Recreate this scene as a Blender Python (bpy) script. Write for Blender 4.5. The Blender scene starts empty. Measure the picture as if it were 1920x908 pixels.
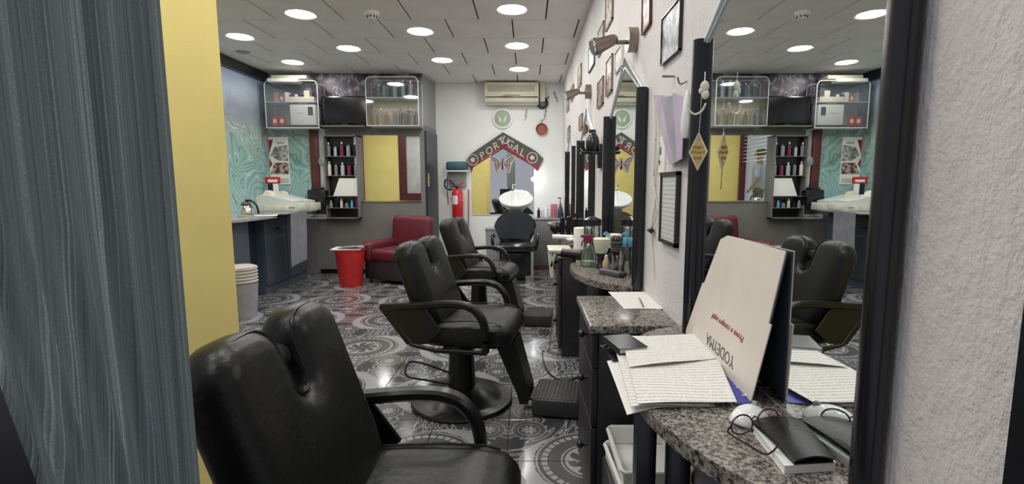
import bpy, bmesh, math, random
from mathutils import Vector, Matrix
random.seed(7)
PI = math.pi
sc = bpy.context.scene
COL = sc.collection
# ---------------------------------------------------------------- camera, world, exposure
F = 920.0; PX = 989.0; PY = 454.0; TILT = math.atan(108 / F); EYE = 1.25
cd = bpy.data.cameras.new('camera'); cam = bpy.data.objects.new('camera', cd); COL.objects.link(cam)
cam.location = (0, 0, EYE); cam.rotation_euler = (PI / 2 - TILT, 0, 0)
cd.sensor_width = 36; cd.lens = 36 * F / 1920; cd.shift_x = -(PX - 960) / 1920; cd.clip_start = 0.05
sc.camera = cam
w = bpy.data.worlds.new('world'); sc.world = w; w.use_nodes = True
w.node_tree.nodes['Background'].inputs[0].default_value = (0.72, 0.73, 0.82, 1)
w.node_tree.nodes['Background'].inputs[1].default_value = 0.40
sc.view_settings.view_transform = 'Standard'; sc.view_settings.look = 'None'
sc.view_settings.exposure = 0.36; sc.view_settings.gamma = 1.0
sc.view_settings.use_curve_mapping = False
LAMP = 48.0
H = 2.74; XR = 0.53; XL = -3.55; YB = 7.5; YU = 6.85

def at(px, py, X=None, Y=None, Z=None):
    """world point seen at a pixel, on the given plane"""
    s, c = math.sin(TILT), math.cos(TILT)
    u = (px - PX) / F; v = (PY - py) / F
    d = (u, c + v * s, -s + v * c)
    if Y is not None: t = Y / d[1]
    elif Z is not None: t = (Z - EYE) / d[2]
    else: t = X / d[0]
    return Vector((d[0] * t, d[1] * t, EYE + d[2] * t))

# ---------------------------------------------------------------- shader helpers
class S:
    """socket wrapper with arithmetic"""
    def __init__(s, nt, v): s.nt = nt; s.v = v
    def _m(s, op, *o):
        n = s.nt.nodes.new('ShaderNodeMath'); n.operation = op
        for i, q in enumerate((s,) + o):
            q = q.v if isinstance(q, S) else q
            if isinstance(q, (int, float)): n.inputs[i].default_value = q
            else: s.nt.links.new(q, n.inputs[i])
        return S(s.nt, n.outputs[0])
    def __add__(s, o): return s._m('ADD', o)
    def __sub__(s, o): return s._m('SUBTRACT', o)
    def __mul__(s, o): return s._m('MULTIPLY', o)
    def __truediv__(s, o): return s._m('DIVIDE', o)
    def gt(s, o): return s._m('GREATER_THAN', o)
    def lt(s, o): return s._m('LESS_THAN', o)
    def fract(s): return s._m('FRACT')
    def abs(s): return s._m('ABSOLUTE')
    def sin(s): return s._m('SINE')
    def sqrt(s): return s._m('SQRT')
    def max(s, o): return s._m('MAXIMUM', o)
    def min(s, o): return s._m('MINIMUM', o)
    def atan2(s, o): return s._m('ARCTAN2', o)
    def between(s, a, b): return s.gt(a) * s.lt(b)

def newmat(name):
    m = bpy.data.materials.new(name); m.use_nodes = True
    nt = m.node_tree; b = nt.nodes['Principled BSDF']
    return m, nt, b
def coord(nt, kind='Object', scale=None):
    if kind == 'World':
        o = nt.nodes.new('ShaderNodeNewGeometry').outputs['Position']
    else:
        o = nt.nodes.new('ShaderNodeTexCoord').outputs[kind]
    if scale:
        mp = nt.nodes.new('ShaderNodeMapping'); mp.inputs['Scale'].default_value = scale
        nt.links.new(o, mp.inputs[0]); o = mp.outputs[0]
    return o
def noise(nt, vec, sc_=5, det=3, rough=0.5, dist=0):
    n = nt.nodes.new('ShaderNodeTexNoise'); nt.links.new(vec, n.inputs['Vector'])
    n.inputs['Scale'].default_value = sc_; n.inputs['Detail'].default_value = det
    n.inputs['Roughness'].default_value = rough; n.inputs['Distortion'].default_value = dist
    return S(nt, n.outputs[0])
def ramp(nt, fac, stops, interp='LINEAR'):
    r = nt.nodes.new('ShaderNodeValToRGB'); r.color_ramp.interpolation = interp
    nt.links.new(fac.v if isinstance(fac, S) else fac, r.inputs[0])
    el = r.color_ramp.elements
    while len(el) > 1: el.remove(el[-1])
    for i, (p, c) in enumerate(stops):
        e = el[0] if i == 0 else el.new(p)
        e.position = p; e.color = (c[0], c[1], c[2], 1)
    return r.outputs[0]
def mixc(nt, fac, a, b):
    n = nt.nodes.new('ShaderNodeMix'); n.data_type = 'RGBA'
    for i, q in ((0, fac), (6, a), (7, b)):
        q = q.v if isinstance(q, S) else q
        if isinstance(q, (int, float)): n.inputs[i].default_value = q
        elif isinstance(q, tuple): n.inputs[i].default_value = (q[0], q[1], q[2], 1)
        else: nt.links.new(q, n.inputs[i])
    return n.outputs[2]
def bump(nt, b, h, strength=0.3, dist=0.01):
    n = nt.nodes.new('ShaderNodeBump'); n.inputs['Strength'].default_value = strength
    n.inputs['Distance'].default_value = dist
    nt.links.new(h.v if isinstance(h, S) else h, n.inputs['Height']); nt.links.new(n.outputs[0], b.inputs['Normal'])
MC = {}
def mat(name, col, rough=0.5, metal=0.0, var=0.12, nsc=12, bmp=0.0, bsc=80, spec=0.5, coat=0.0):
    """principled material with gentle procedural variation"""
    if name in MC: return MC[name]
    m, nt, b = newmat(name)
    v = coord(nt, 'Object')
    n = noise(nt, v, nsc, 3)
    lo = tuple(max(0, q * (1 - var)) for q in col); hi = tuple(min(1, q * (1 + var)) for q in col)
    nt.links.new(ramp(nt, n, [(0.3, lo), (0.7, hi)]), b.inputs['Base Color'])
    b.inputs['Roughness'].default_value = rough; b.inputs['Metallic'].default_value = metal
    b.inputs['Specular IOR Level'].default_value = spec; b.inputs['Coat Weight'].default_value = coat
    if bmp: bump(nt, b, noise(nt, v, bsc, 4), bmp, 0.004)
    MC[name] = m; return m
def emis(name, col, st):
    m, nt, b = newmat(name)
    b.inputs['Base Color'].default_value = (*col, 1)
    b.inputs['Emission Color'].default_value = (*col, 1); b.inputs['Emission Strength'].default_value = st
    MC[name] = m; return m
def clear(name, col=(1, 1, 1), gloss=0.12, rough=0.03, fk=0.6):
    m = bpy.data.materials.new(name); m.use_nodes = True; nt = m.node_tree; nt.nodes.clear()
    o = nt.nodes.new('ShaderNodeOutputMaterial'); t = nt.nodes.new('ShaderNodeBsdfTransparent'); g = nt.nodes.new('ShaderNodeBsdfGlossy')
    t.inputs[0].default_value = (*col, 1); g.inputs['Roughness'].default_value = rough
    x = nt.nodes.new('ShaderNodeMixShader'); lw = nt.nodes.new('ShaderNodeLayerWeight'); lw.inputs[0].default_value = 0.25
    a = S(nt, lw.outputs['Fresnel']) * fk + gloss
    nt.links.new(a.v, x.inputs[0]); nt.links.new(t.outputs[0], x.inputs[1]); nt.links.new(g.outputs[0], x.inputs[2])
    nt.links.new(x.outputs[0], o.inputs[0]); MC[name] = m; return m

# ---------------------------------------------------------------- materials
# floor: printed cement tiles, a medallion over each 2 x 2 tiles
def floor_mat():
    m, nt, b = newmat('patterned_tile')
    pos = coord(nt, 'World'); sp = nt.nodes.new('ShaderNodeSeparateXYZ'); nt.links.new(pos, sp.inputs[0])
    P = 0.784
    n1 = noise(nt, pos, 26, 3, 0.6); n2 = noise(nt, pos, 90, 2)
    x = ((S(nt, sp.outputs[0]) - 0.295) / P + 20.5).fract() * P - P / 2
    y = ((S(nt, sp.outputs[1]) - 2.10) / P + 20.5).fract() * P - P / 2
    r = (x * x + y * y).sqrt(); a = y.atan2(x)
    L = r.lt(0.125)                                                   # flower disc
    pet = ((a * 4).sin().abs() * 0.075 + 0.028)
    flower = r.lt(pet) * r.gt(0.012)
    core = (a * 8).sin().gt(0.25) * r.between(0.075, 0.11)
    L = L * (S(nt, flower.v) * -1 + 1) * (core * -1 + 1)
    beads = r.between(0.205, 0.232) * (a * 18).sin().abs().gt(0.35)
    out1 = r.between(0.25, 0.258); out0 = r.between(0.135, 0.143)
    cres = r.between(0.268, 0.335) * ((a * 2 + 0.7).sin() * 0.045 + 0.312 - r).gt(0)
    ax = (x.abs() - P / 2).abs(); ay = (y.abs() - P / 2).abs()
    sx = ax - 0.105; sy = ay - 0.105; sr = (sx * sx + sy * sy).sqrt(); sa = sy.atan2(sx)
    star = sr.lt((sa * 4).sin().abs() * 0.03 + 0.012) * sr.gt(0.006)
    sring = sr.between(0.084, 0.09) + sr.between(0.056, 0.06)
    insq = sr.lt(0.09); inmed = r.lt(0.262)
    # filigree between the medallions: mirrored curling bands
    d = ((x.abs() * 31).sin() + (y.abs() * 31).sin() + (x.abs() * y.abs() * 420).sin() * 0.9 + n1 * 1.3 - 0.65)
    fil = d.abs().lt(0.28) + (d - 1.05).abs().lt(0.2)
    free = (insq * -1 + 1) * (inmed * -1 + 1)
    light = (L + beads + out1 + out0 + cres + star + sring).min(1) + fil.min(1) * free
    light = light.min(1)
    wear = (n2 * 0.4 + 0.7).min(1)
    light = light * wear
    mid = (insq * 0.6 + r.between(0.145, 0.2) * 0.35 + inmed * 0.2).min(1)
    base = mixc(nt, mid, (0.06, 0.061, 0.065), (0.12, 0.118, 0.118))
    nt.links.new(mixc(nt, light, base, (0.36, 0.36, 0.37)), b.inputs['Base Color'])
    rr = noise(nt, pos, 6, 3) * 0.10 + 0.08
    nt.links.new(rr.v, b.inputs['Roughness']); bump(nt, b, n1, 0.05, 0.002)
    return m
M_TILE = floor_mat()
M_GROUT = mat('grout', (0.03, 0.03, 0.03), 0.8)
M_CEIL = mat('ceiling_board', (0.74, 0.72, 0.69), 0.9, var=0.06, nsc=3, bmp=0.25, bsc=120)
M_GAP = mat('ceiling_gap', (0.07, 0.07, 0.07), 0.9)
def stucco():
    m, nt, b = newmat('rough_stucco')
    v = coord(nt, 'World'); vs = coord(nt, 'World', (1, 1, 0.45))
    n = noise(nt, v, 3, 4); n2 = noise(nt, vs, 55, 6, 0.65); n3 = noise(nt, v, 160, 3)
    c = mixc(nt, n2.gt(0.66), ramp(nt, n, [(0.3, (0.68, 0.645, 0.64)), (0.7, (0.76, 0.73, 0.71))]), (0.56, 0.54, 0.52))
    nt.links.new(c, b.inputs['Base Color']); b.inputs['Roughness'].default_value = 0.85
    bump(nt, b, n2 * 1.0 + n3 * 0.25, 0.8, 0.008); return m
M_STUC = stucco()
M_WHITE = mat('white_wall_paint', (0.80, 0.82, 0.80), 0.7, var=0.03, nsc=2)
M_YEL = mat('yellow_wallpaper', (0.90, 0.73, 0.25), 0.8, var=0.04, nsc=5, bmp=0.15, bsc=200)
M_GREY = mat('dark_grey_laminate', (0.17, 0.163, 0.157), 0.55, var=0.08, nsc=4)
M_GREY2 = mat('grey_laminate', (0.27, 0.28, 0.28), 0.5, var=0.05)
M_NAVY = mat('blue_black_laminate', (0.020, 0.026, 0.040), 0.35)
M_BLUEG = mat('blue_grey_laminate', (0.075, 0.095, 0.125), 0.4, var=0.1, nsc=3)
M_BLACK = mat('black_lacquer', (0.008, 0.008, 0.011), 0.25, spec=0.6)
M_DARKW = mat('black_stained_wood', (0.022, 0.020, 0.022), 0.45, var=0.25, nsc=20, bmp=0.1)
M_LEA = mat('black_leatherette', (0.009, 0.0095, 0.009), 0.36, var=0.25, nsc=9, bmp=0.3, bsc=70, spec=0.35)
M_MET = mat('black_enamel', (0.009, 0.009, 0.009), 0.3, var=0.1, spec=0.35)
M_RUB = mat('ribbed_rubber', (0.03, 0.03, 0.032), 0.55)
M_CHR = mat('chrome', (0.75, 0.75, 0.76), 0.15, 1.0, var=0.02)
M_BRONZE = mat('brushed_bronze', (0.30, 0.25, 0.21), 0.35, 0.9)
M_WPL = mat('white_plastic', (0.80, 0.80, 0.76), 0.35, var=0.03)
M_CREAM = mat('cream_plastic', (0.72, 0.68, 0.55), 0.4, var=0.04)
M_BEIGE = mat('beige_plastic', (0.60, 0.58, 0.46), 0.4, var=0.04)
M_RED = mat('red_paint', (0.55, 0.02, 0.03), 0.35, var=0.1)
M_RED2 = mat('red_leatherette', (0.115, 0.010, 0.022), 0.5, var=0.15, nsc=5)
M_RPL = mat('red_plastic', (0.50, 0.02, 0.025), 0.4)
M_WOODR = mat('red_brown_wood', (0.10, 0.022, 0.020), 0.4, var=0.2)
M_PAPER = mat('white_paper', (0.82, 0.80, 0.75), 0.85, var=0.02)
M_CARD = mat('ivory_card', (0.74, 0.68, 0.60), 0.7, var=0.03)
M_CBACK = mat('slate_card', (0.06, 0.075, 0.10), 0.6)
M_INK = mat('grey_ink', (0.15, 0.15, 0.15), 0.8)
M_INKR = mat('red_ink', (0.40, 0.06, 0.05), 0.8)
M_LIL = mat('lilac_paper', (0.50, 0.42, 0.52), 0.8)
M_BLUE = mat('blue_print', (0.05, 0.06, 0.35), 0.5)
M_LBLUE = mat('light_blue_plastic', (0.12, 0.45, 0.62), 0.4)
M_PURP = mat('plum_plastic', (0.20, 0.02, 0.08), 0.4)
M_TEAL = mat('dark_teal_plastic', (0.03, 0.09, 0.11), 0.4)
M_GOLD = mat('gilt_wood', (0.55, 0.40, 0.15), 0.55, var=0.2, nsc=25)
M_TOWEL = mat('grey_towel', (0.22, 0.23, 0.25), 0.95, bmp=0.5, bsc=150)
M_PORC = mat('white_porcelain', (0.85, 0.87, 0.86), 0.12, var=0.01, coat=0.5)
M_CLAY = mat('terracotta', (0.32, 0.11, 0.07), 0.6)
M_GREEN = mat('sage_glaze', (0.30, 0.38, 0.28), 0.3)
M_SKIN = mat('skin', (0.45, 0.28, 0.20), 0.6)
M_SHIRT = mat('pale_blue_shirt', (0.62, 0.70, 0.82), 0.8)
M_BROWN = mat('dark_brown_plastic', (0.035, 0.010, 0.010), 0.3)
M_SCG = mat('scarf_green', (0.09, 0.095, 0.085), 0.95, bmp=0.3)
M_SCR = mat('scarf_red', (0.19, 0.045, 0.06), 0.95, bmp=0.3)
M_GLOW = emis('lamp_diffuser', (1.0, 0.985, 0.95), LAMP)
M_CLEAR = clear('clear_acrylic')
M_GLASS = clear('tumbler_glass', (0.90, 0.93, 0.94), 0.18)
M_EDGE = mat('acrylic_edge', (0.62, 0.66, 0.68), 0.2, var=0.02)
def mirror_mat():
    m = bpy.data.materials.new('mirror_silvering'); m.use_nodes = True; nt = m.node_tree; nt.nodes.clear()
    o = nt.nodes.new('ShaderNodeOutputMaterial'); g = nt.nodes.new('ShaderNodeBsdfGlossy')
    g.inputs['Color'].default_value = (0.86, 0.89, 0.88, 1); g.inputs['Roughness'].default_value = 0.0
    nt.links.new(g.outputs[0], o.inputs[0]); return m
M_MIR = mirror_mat()
def granite(name='speckled_granite', k=1.0):
    m, nt, b = newmat(name); v = coord(nt, 'World')
    vo = nt.nodes.new('ShaderNodeTexVoronoi'); vo.inputs['Scale'].default_value = 190; nt.links.new(v, vo.inputs['Vector'])
    n = noise(nt, v, 130, 5, 0.7, 0.6); n2 = noise(nt, v, 60, 3)
    c = ramp(nt, n * 0.75 + n2 * 0.25, [(0.36, (0.012, 0.011, 0.011)), (0.45, (0.07, 0.06, 0.055)), (0.52, (0.26 * k, 0.23 * k, 0.21 * k)), (0.62, (0.44 * k, 0.40 * k, 0.36 * k))])
    nt.links.new(c, b.inputs['Base Color']); b.inputs['Roughness'].default_value = 0.22; return m
M_GRAN = granite()
def curtain_mat():
    m, nt, b = newmat('striped_thread_curtain'); v = coord(nt, 'World', (1, 0.0, 0.0015))
    n = noise(nt, v, 420, 3, 0.85); n2 = noise(nt, v, 40, 3)
    weave = noise(nt, coord(nt, 'World', (1, 1, 1)), 700, 1)
    c = ramp(nt, n * 0.6 + n2 * 0.3 + weave * 0.12, [(0.38, (0.04, 0.047, 0.045)), (0.46, (0.15, 0.18, 0.175)), (0.55, (0.20, 0.24, 0.23)), (0.62, (0.44, 0.49, 0.47))])
    nt.links.new(c, b.inputs['Base Color']); b.inputs['Roughness'].default_value = 0.9; bump(nt, b, n, 0.3, 0.002)
    return m
M_CURT = curtain_mat()
def mural_mat():
    m, nt, b = newmat('painted_mural'); v = coord(nt, 'World')
    sp = nt.nodes.new('ShaderNodeSeparateXYZ'); nt.links.new(v, sp.inputs[0]); z = S(nt, sp.outputs[2])
    n = noise(nt, v, 2.2, 4, 0.6, 1.2)
    g = ramp(nt, (z - 0.9) / 1.9 + (n - 0.5) * 0.25, [(0.0, (0.42, 0.62, 0.62)), (0.30, (0.24, 0.42, 0.38)), (0.50, (0.30, 0.38, 0.35)), (0.66, (0.22, 0.24, 0.28)), (0.8, (0.36, 0.42, 0.50)), (1.0, (0.18, 0.28, 0.42))])
    n3 = noise(nt, v, 1.3, 1, 0.4, 1.6); band = ((n3 * 11).fract() - 0.5).abs()
    g = mixc(nt, band.lt(0.06) * z.lt(2.1) * 0.55, g, (0.07, 0.14, 0.14))
    g = mixc(nt, band.gt(0.44) * z.lt(2.0) * 0.6, g, (0.55, 0.72, 0.72))
    nt.links.new(g, b.inputs['Base Color']); b.inputs['Roughness'].default_value = 0.5; return m
M_MURAL = mural_mat()
def collage(name, scale, cols, dist=1.5):
    m, nt, b = newmat(name); v = coord(nt, 'World')
    n = noise(nt, v, scale, 5, 0.65, dist)
    vo = nt.nodes.new('ShaderNodeTexVoronoi'); vo.inputs['Scale'].default_value = scale * 1.6; nt.links.new(v, vo.inputs['Vector'])
    f = n * 0.75 + S(nt, vo.outputs['Distance']) * 0.25
    nt.links.new(ramp(nt, f, cols), b.inputs['Base Color']); b.inputs['Roughness'].default_value = 0.35; return m
M_COLL = collage('dark_collage_print', 6, [(0.36, (0.012, 0.014, 0.030)), (0.46, (0.05, 0.055, 0.09)), (0.50, (0.16, 0.05, 0.08)), (0.54, (0.10, 0.10, 0.14)), (0.60, (0.42, 0.42, 0.46)), (0.66, (0.03, 0.03, 0.05))])
M_PHO1 = collage('portrait_photo_print', 14, [(0.35, (0.05, 0.03, 0.03)), (0.47, (0.22, 0.10, 0.09)), (0.55, (0.55, 0.48, 0.45)), (0.7, (0.16, 0.10, 0.10))], 0.6)
M_PHO2 = collage('grey_photo_print', 12, [(0.35, (0.06, 0.06, 0.06)), (0.5, (0.30, 0.30, 0.31)), (0.6, (0.60, 0.60, 0.60)), (0.7, (0.2, 0.2, 0.2))], 0.6)
def written(name, base, ink, lx, dens=0.5, axis=1, w=0.28):
    """paper with rows of writing along object axis"""
    m, nt, b = newmat(name); v = coord(nt, 'Object'); sp = nt.nodes.new('ShaderNodeSeparateXYZ'); nt.links.new(v, sp.inputs[0])
    r = (S(nt, sp.outputs[axis]) * lx + 50)
    row = r.fract().lt(w)
    mp = [9, 9, 9]; 
    n = noise(nt, coord(nt, 'Object', (320, 320, 320)), 1, 2); n2 = noise(nt, v, 13, 1)
    k = row * n.gt(0.47) * n2.gt(1 - dens - 0.1)
    nt.links.new(mixc(nt, k * 0.55, base, ink), b.inputs['Base Color']); b.inputs['Roughness'].default_value = 0.85; return m
M_WRIT = written('handwritten_sheet', (0.82, 0.80, 0.76), (0.16, 0.16, 0.18), 62, 0.6)
M_LIST = written('printed_list', (0.62, 0.62, 0.58), (0.10, 0.10, 0.10), 62, 0.8, 2)

# ---------------------------------------------------------------- geometry helpers
class B:
    def __init__(s): s.bm = bmesh.new()
    def _n(s, k): s.bm.verts.ensure_lookup_table(); return s.bm.verts[k:]
    def box(s, x0, x1, y0, y1, z0, z1, bev=0, seg=2):
        t = bmesh.new(); bmesh.ops.create_cube(t, size=1)
        for v in t.verts: v.co = Vector(((x0 + x1) / 2 + v.co.x * (x1 - x0), (y0 + y1) / 2 + v.co.y * (y1 - y0), (z0 + z1) / 2 + v.co.z * (z1 - z0)))
        if bev: bmesh.ops.bevel(t, geom=t.edges[:], offset=bev, segments=seg, affect='EDGES', profile=0.5)
        s.merge(t); return s
    def merge(s, t, mtx=None):
        me = bpy.data.meshes.new('t'); t.to_mesh(me); t.free()
        if mtx: me.transform(mtx)
        s.bm.from_mesh(me); bpy.data.meshes.remove(me)
    def add(s, other, mtx=None):
        s.merge(other.bm, mtx); return s
    def cyl(s, p0, p1, r0, r1=None, n=20, cap=True):
        r1 = r0 if r1 is None else r1; p0 = Vector(p0); p1 = Vector(p1); d = p1 - p0
        t = bmesh.new(); bmesh.ops.create_cone(t, cap_ends=cap, segments=n, radius1=r0, radius2=max(r1, 1e-5), depth=d.length)
        q = d.to_track_quat('Z', 'Y').to_matrix().to_4x4(); s.merge(t, Matrix.Translation((p0 + p1) / 2) @ q); return s
    def sph(s, c, r, n=16):
        r = (r, r, r) if isinstance(r, (int, float)) else r
        t = bmesh.new(); bmesh.ops.create_uvsphere(t, u_segments=n, v_segments=max(6, n * 2 // 3), radius=1)
        s.merge(t, Matrix.Translation(c) @ Matrix.Diagonal((*r, 1))); return s
    def lathe(s, prof, c=(0, 0, 0), n=28, sx=1, sy=1):
        rings = []
        for r, z in prof:
            rings.append([s.bm.verts.new((c[0] + r * sx * math.cos(2 * PI * i / n), c[1] + r * sy * math.sin(2 * PI * i / n), c[2] + z)) for i in range(n)] if r > 1e-6 else [s.bm.verts.new((c[0], c[1], c[2] + z))])
        for a, b in zip(rings, rings[1:]):
            for i in range(n):
                j = (i + 1) % n
                if len(a) == 1 and len(b) == 1: continue
                if len(a) == 1: s.bm.faces.new((a[0], b[i], b[j]))
                elif len(b) == 1: s.bm.faces.new((a[i], a[j], b[0]))
                else: s.bm.faces.new((a[i], a[j], b[j], b[i]))
        return s
    def sweep(s, pts, prof, closed=False, up=(0, 0, 1)):
        """sweep a 2D profile (side, up) along points"""
        pts = [Vector(p) for p in pts]; rings = []; up = Vector(up); n = len(pts)
        for i, p in enumerate(pts):
            if closed: d = pts[(i + 1) % n] - pts[i - 1]
            else: d = pts[min(i + 1, n - 1)] - pts[max(i - 1, 0)]
            d.normalize(); sd = d.cross(up)
            if sd.length < 1e-3: sd = d.cross(Vector((0, 1, 0)))
            sd.normalize(); u = sd.cross(d)
            rings.append([s.bm.verts.new(p + sd * a + u * b) for a, b in prof])
        m = len(prof); rr = list(zip(rings, rings[1:])) + ([(rings[-1], rings[0])] if closed else [])
        for a, b in rr:
            for i in range(m): s.bm.faces.new((a[i], a[(i + 1) % m], b[(i + 1) % m], b[i]))
        if not closed: s.bm.faces.new(rings[0][::-1]); s.bm.faces.new(rings[-1])
        return s
    def tube(s, pts, r, n=8, closed=False, up=(0, 0, 1)):
        return s.sweep(pts, [(r * math.cos(2 * PI * i / n), r * math.sin(2 * PI * i / n)) for i in range(n)], closed, up)
    def bar(s, pts, w, h, up=(0, 0, 1)):
        b = min(w, h) * 0.25; w /= 2; h /= 2
        return s.sweep(pts, [(-w + b, -h), (w - b, -h), (w, -h + b), (w, h - b), (w - b, h), (-w + b, h), (-w, h - b), (-w, -h + b)], False, up)
    def prism(s, poly, fn, a, b):
        """extrude 2D polygon; fn(u, v, w) -> 3D point, w from a to b"""
        A = [s.bm.verts.new(fn(u, v, a)) for u, v in poly]; C = [s.bm.verts.new(fn(u, v, b)) for u, v in poly]
        s.bm.faces.new(A); s.bm.faces.new(C[::-1]); n = len(poly)
        for i in range(n): s.bm.faces.new((A[i], C[i], C[(i + 1) % n], A[(i + 1) % n]))
        return s
    def sheet(s, fn, nu, nv, th=0.0008):
        """thin solid sheet; fn(u, v) -> point"""
        g = [[[s.bm.verts.new(Vector(fn(i / nu, j / nv)) + Vector((0, 0, -k * th))) for j in range(nv + 1)] for i in range(nu + 1)] for k in (0, 1)]
        for k in (0, 1):
            for i in range(nu):
                for j in range(nv):
                    q = (g[k][i][j], g[k][i + 1][j], g[k][i + 1][j + 1], g[k][i][j + 1]); s.bm.faces.new(q if k == 0 else q[::-1])
        bd = [(i, 0) for i in range(nu)] + [(nu, j) for j in range(nv)] + [(i, nv) for i in range(nu, 0, -1)] + [(0, j) for j in range(nv, 0, -1)]
        for a, b in zip(bd, bd[1:] + bd[:1]): s.bm.faces.new((g[0][a[0]][a[1]], g[1][a[0]][a[1]], g[1][b[0]][b[1]], g[0][b[0]][b[1]]))
        return s
    def obj(s, name, m, parent=None, loc=None, rot=None, smooth=True, ang=38, sub=0):
        bmesh.ops.recalc_face_normals(s.bm, faces=s.bm.faces[:])
        me = bpy.data.meshes.new(name); s.bm.to_mesh(me); s.bm.free()
        me.materials.append(m)
        if smooth:
            me.polygons.foreach_set('use_smooth', [True] * len(me.polygons)); me.set_sharp_from_angle(angle=math.radians(ang))
        o = bpy.data.objects.new(name, me); COL.objects.link(o)
        if parent: o.parent = parent
        if loc: o.location = loc
        if rot: o.rotation_euler = rot
        if sub: md = o.modifiers.new('sub', 'SUBSURF'); md.levels = sub; md.render_levels = sub
        return o
def tag(o, label, cat, group=None, kind=None):
    if label: o['label'] = label
    if cat: o['category'] = cat
    if group: o['group'] = group
    if kind: o['kind'] = kind
    return o
def thing(name, label, cat, loc=(0, 0, 0), rz=0, group=None):
    o = bpy.data.objects.new(name, None); COL.objects.link(o); o.empty_display_size = 0.05
    o.location = loc; o.rotation_euler = (0, 0, rz); return tag(o, label, cat, group)
def struct(b, name, m, **k):
    o = b.obj(name, m, **k); o['kind'] = 'structure'; return o
def kids(o): return [c for c in bpy.data.objects if c.parent == o]
def dup(o, parent=None):
    c = o.copy(); COL.objects.link(c)
    if parent: c.parent = parent
    for k in kids(o): dup(k, c)
    return c
def dupat(o, loc, rz, label, group=None):
    c = dup(o); c.location = loc; c.rotation_euler = (0, 0, rz); c['label'] = label
    if group: c['group'] = group
    return c
def text(s, name, size, m, parent, loc, rot, ext=0.0008, shear=0, space=1.0, sx=1):
    cu = bpy.data.curves.new('t', 'FONT'); cu.body = s; cu.size = size; cu.extrude = ext; cu.align_x = 'CENTER'; cu.align_y = 'CENTER'
    cu.shear = shear; cu.space_character = space; cu.resolution_u = 2
    t = bpy.data.objects.new('t', cu); COL.objects.link(t); bpy.context.view_layer.update()
    me = bpy.data.meshes.new_from_object(t.evaluated_get(bpy.context.evaluated_depsgraph_get()))
    bpy.data.objects.remove(t); me.materials.clear(); me.materials.append(m)
    o = bpy.data.objects.new(name, me); COL.objects.link(o)
    if parent: o.parent = parent
    o.location = loc
    if isinstance(rot, Matrix): o.rotation_euler = rot.to_euler()
    else: o.rotation_euler = rot
    o.scale = (sx, 1, 1); return o
def smooth_path(pts, k=6):
    """Catmull-Rom"""
    P = [Vector(p) for p in pts]; P = [P[0] * 2 - P[1]] + P + [P[-1] * 2 - P[-2]]; out = []
    for i in range(1, len(P) - 2):
        for j in range(k):
            t = j / k; a, b, c, d = P[i - 1:i + 3]
            out.append(0.5 * ((2 * b) + (c - a) * t + (2 * a - 5 * b + 4 * c - d) * t * t + (3 * b - a - 3 * c + d) * t ** 3))
    out.append(P[-2]); return out
XZ = lambda u, v, w: (u, w, v)      # polygon in a wall facing -Y
YZ = lambda u, v, w: (w, u, v)      # polygon in a wall facing -X
XY = lambda u, v, w: (u, v, w)

# ================================================================ SETTING
fl = struct(B().box(-5.2, 2.2, -1.0, 8.2, -0.06, -0.004), 'floor', M_GROUT, smooth=False)
tw = 0.392; tm = B().box(-tw / 2 + .0018, tw / 2 - .0018, -tw / 2 + .0018, tw / 2 - .0018, -0.008, 0, 0.0015, 1).obj('tile', M_TILE, fl, smooth=False)
first = True
for i in range(-10, 1):
    for j in range(-4, 14):
        x = 0.295 + tw / 2 + i * tw; y = 2.10 + tw / 2 + j * tw
        if y > YB + .1 or x < XL - .1: continue
        if x + tw/2 > XR + .15: pass
        if y > 6.9 and x < -1.7: continue
        o = tm if first else tm.copy()
        if not first: COL.objects.link(o)
        first = False; o.location = (x, y, 0); o.parent = fl
ce = struct(B().box(-3.72, 1.0, -0.8, 8.0, H + .012, H + .08), 'ceiling', M_GAP, smooth=False)
pw, pd = 0.612, 0.565
pm = B().box(-pw / 2 + .007, pw / 2 - .007, -pd / 2 + .002, pd / 2 - .002, H, H + .016, 0.002, 1).obj('panel', M_CEIL, ce, smooth=False)
first = True
for k in range(-8, 6):
    yc = 4.672 - pd / 2 + k * pd
    for i in range(-6, 2):
        xc = -0.447 + pw / 2 + i * pw + (0 if k % 2 == 0 else -pw / 2 + pw)
        if xc - pw / 2 > XR + .1: continue
        o = pm if first else pm.copy()
        if not first: COL.objects.link(o)
        first = False; o.location = (xc, yc, 0); o.parent = ce
struct(B().box(XR, XR + .12, 0.2, YB + .1, -0.02, H + .02), 'wall_right', M_STUC, smooth=False)
struct(B().box(-1.6, XR + .1, YB, YB + .12, -0.02, H + .02), 'wall_back', M_WHITE, smooth=False)
# left wall with a window near the front
WL = B(); WL.box(XL - .12, XL, 4.5, YU + .1, -0.02, H + .02); WL.box(XL - .12, XL, 2.9, 4.5, -.02, .75); WL.box(XL - .12, XL, 2.9, 4.5, 2.45, H + .02)
struct(WL, 'wall_left', M_MURAL, smooth=False)
struct(B().box(XL - .1, -2.935, YU, YU + .1, 2.0 - 2.02, H + .02), 'wall_back_left', M_MURAL, smooth=False)
struct(B().box(-3.65, -2.78, 2.85, 2.95, -.02, H + .02), 'wall_front_left', M_YEL, smooth=False)
struct(B().prism([(-2.2, 1.66), (-1.003, 1.66), (-1.10, 1.80), (-2.2, 1.80)], XY, -.02, H + .02), 'wall_front', M_YEL, smooth=False)
struct(B().box(XL, XL + .05, 4.05, YU, H - .12, H), 'trim_1', M_BLACK, smooth=False)
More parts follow.
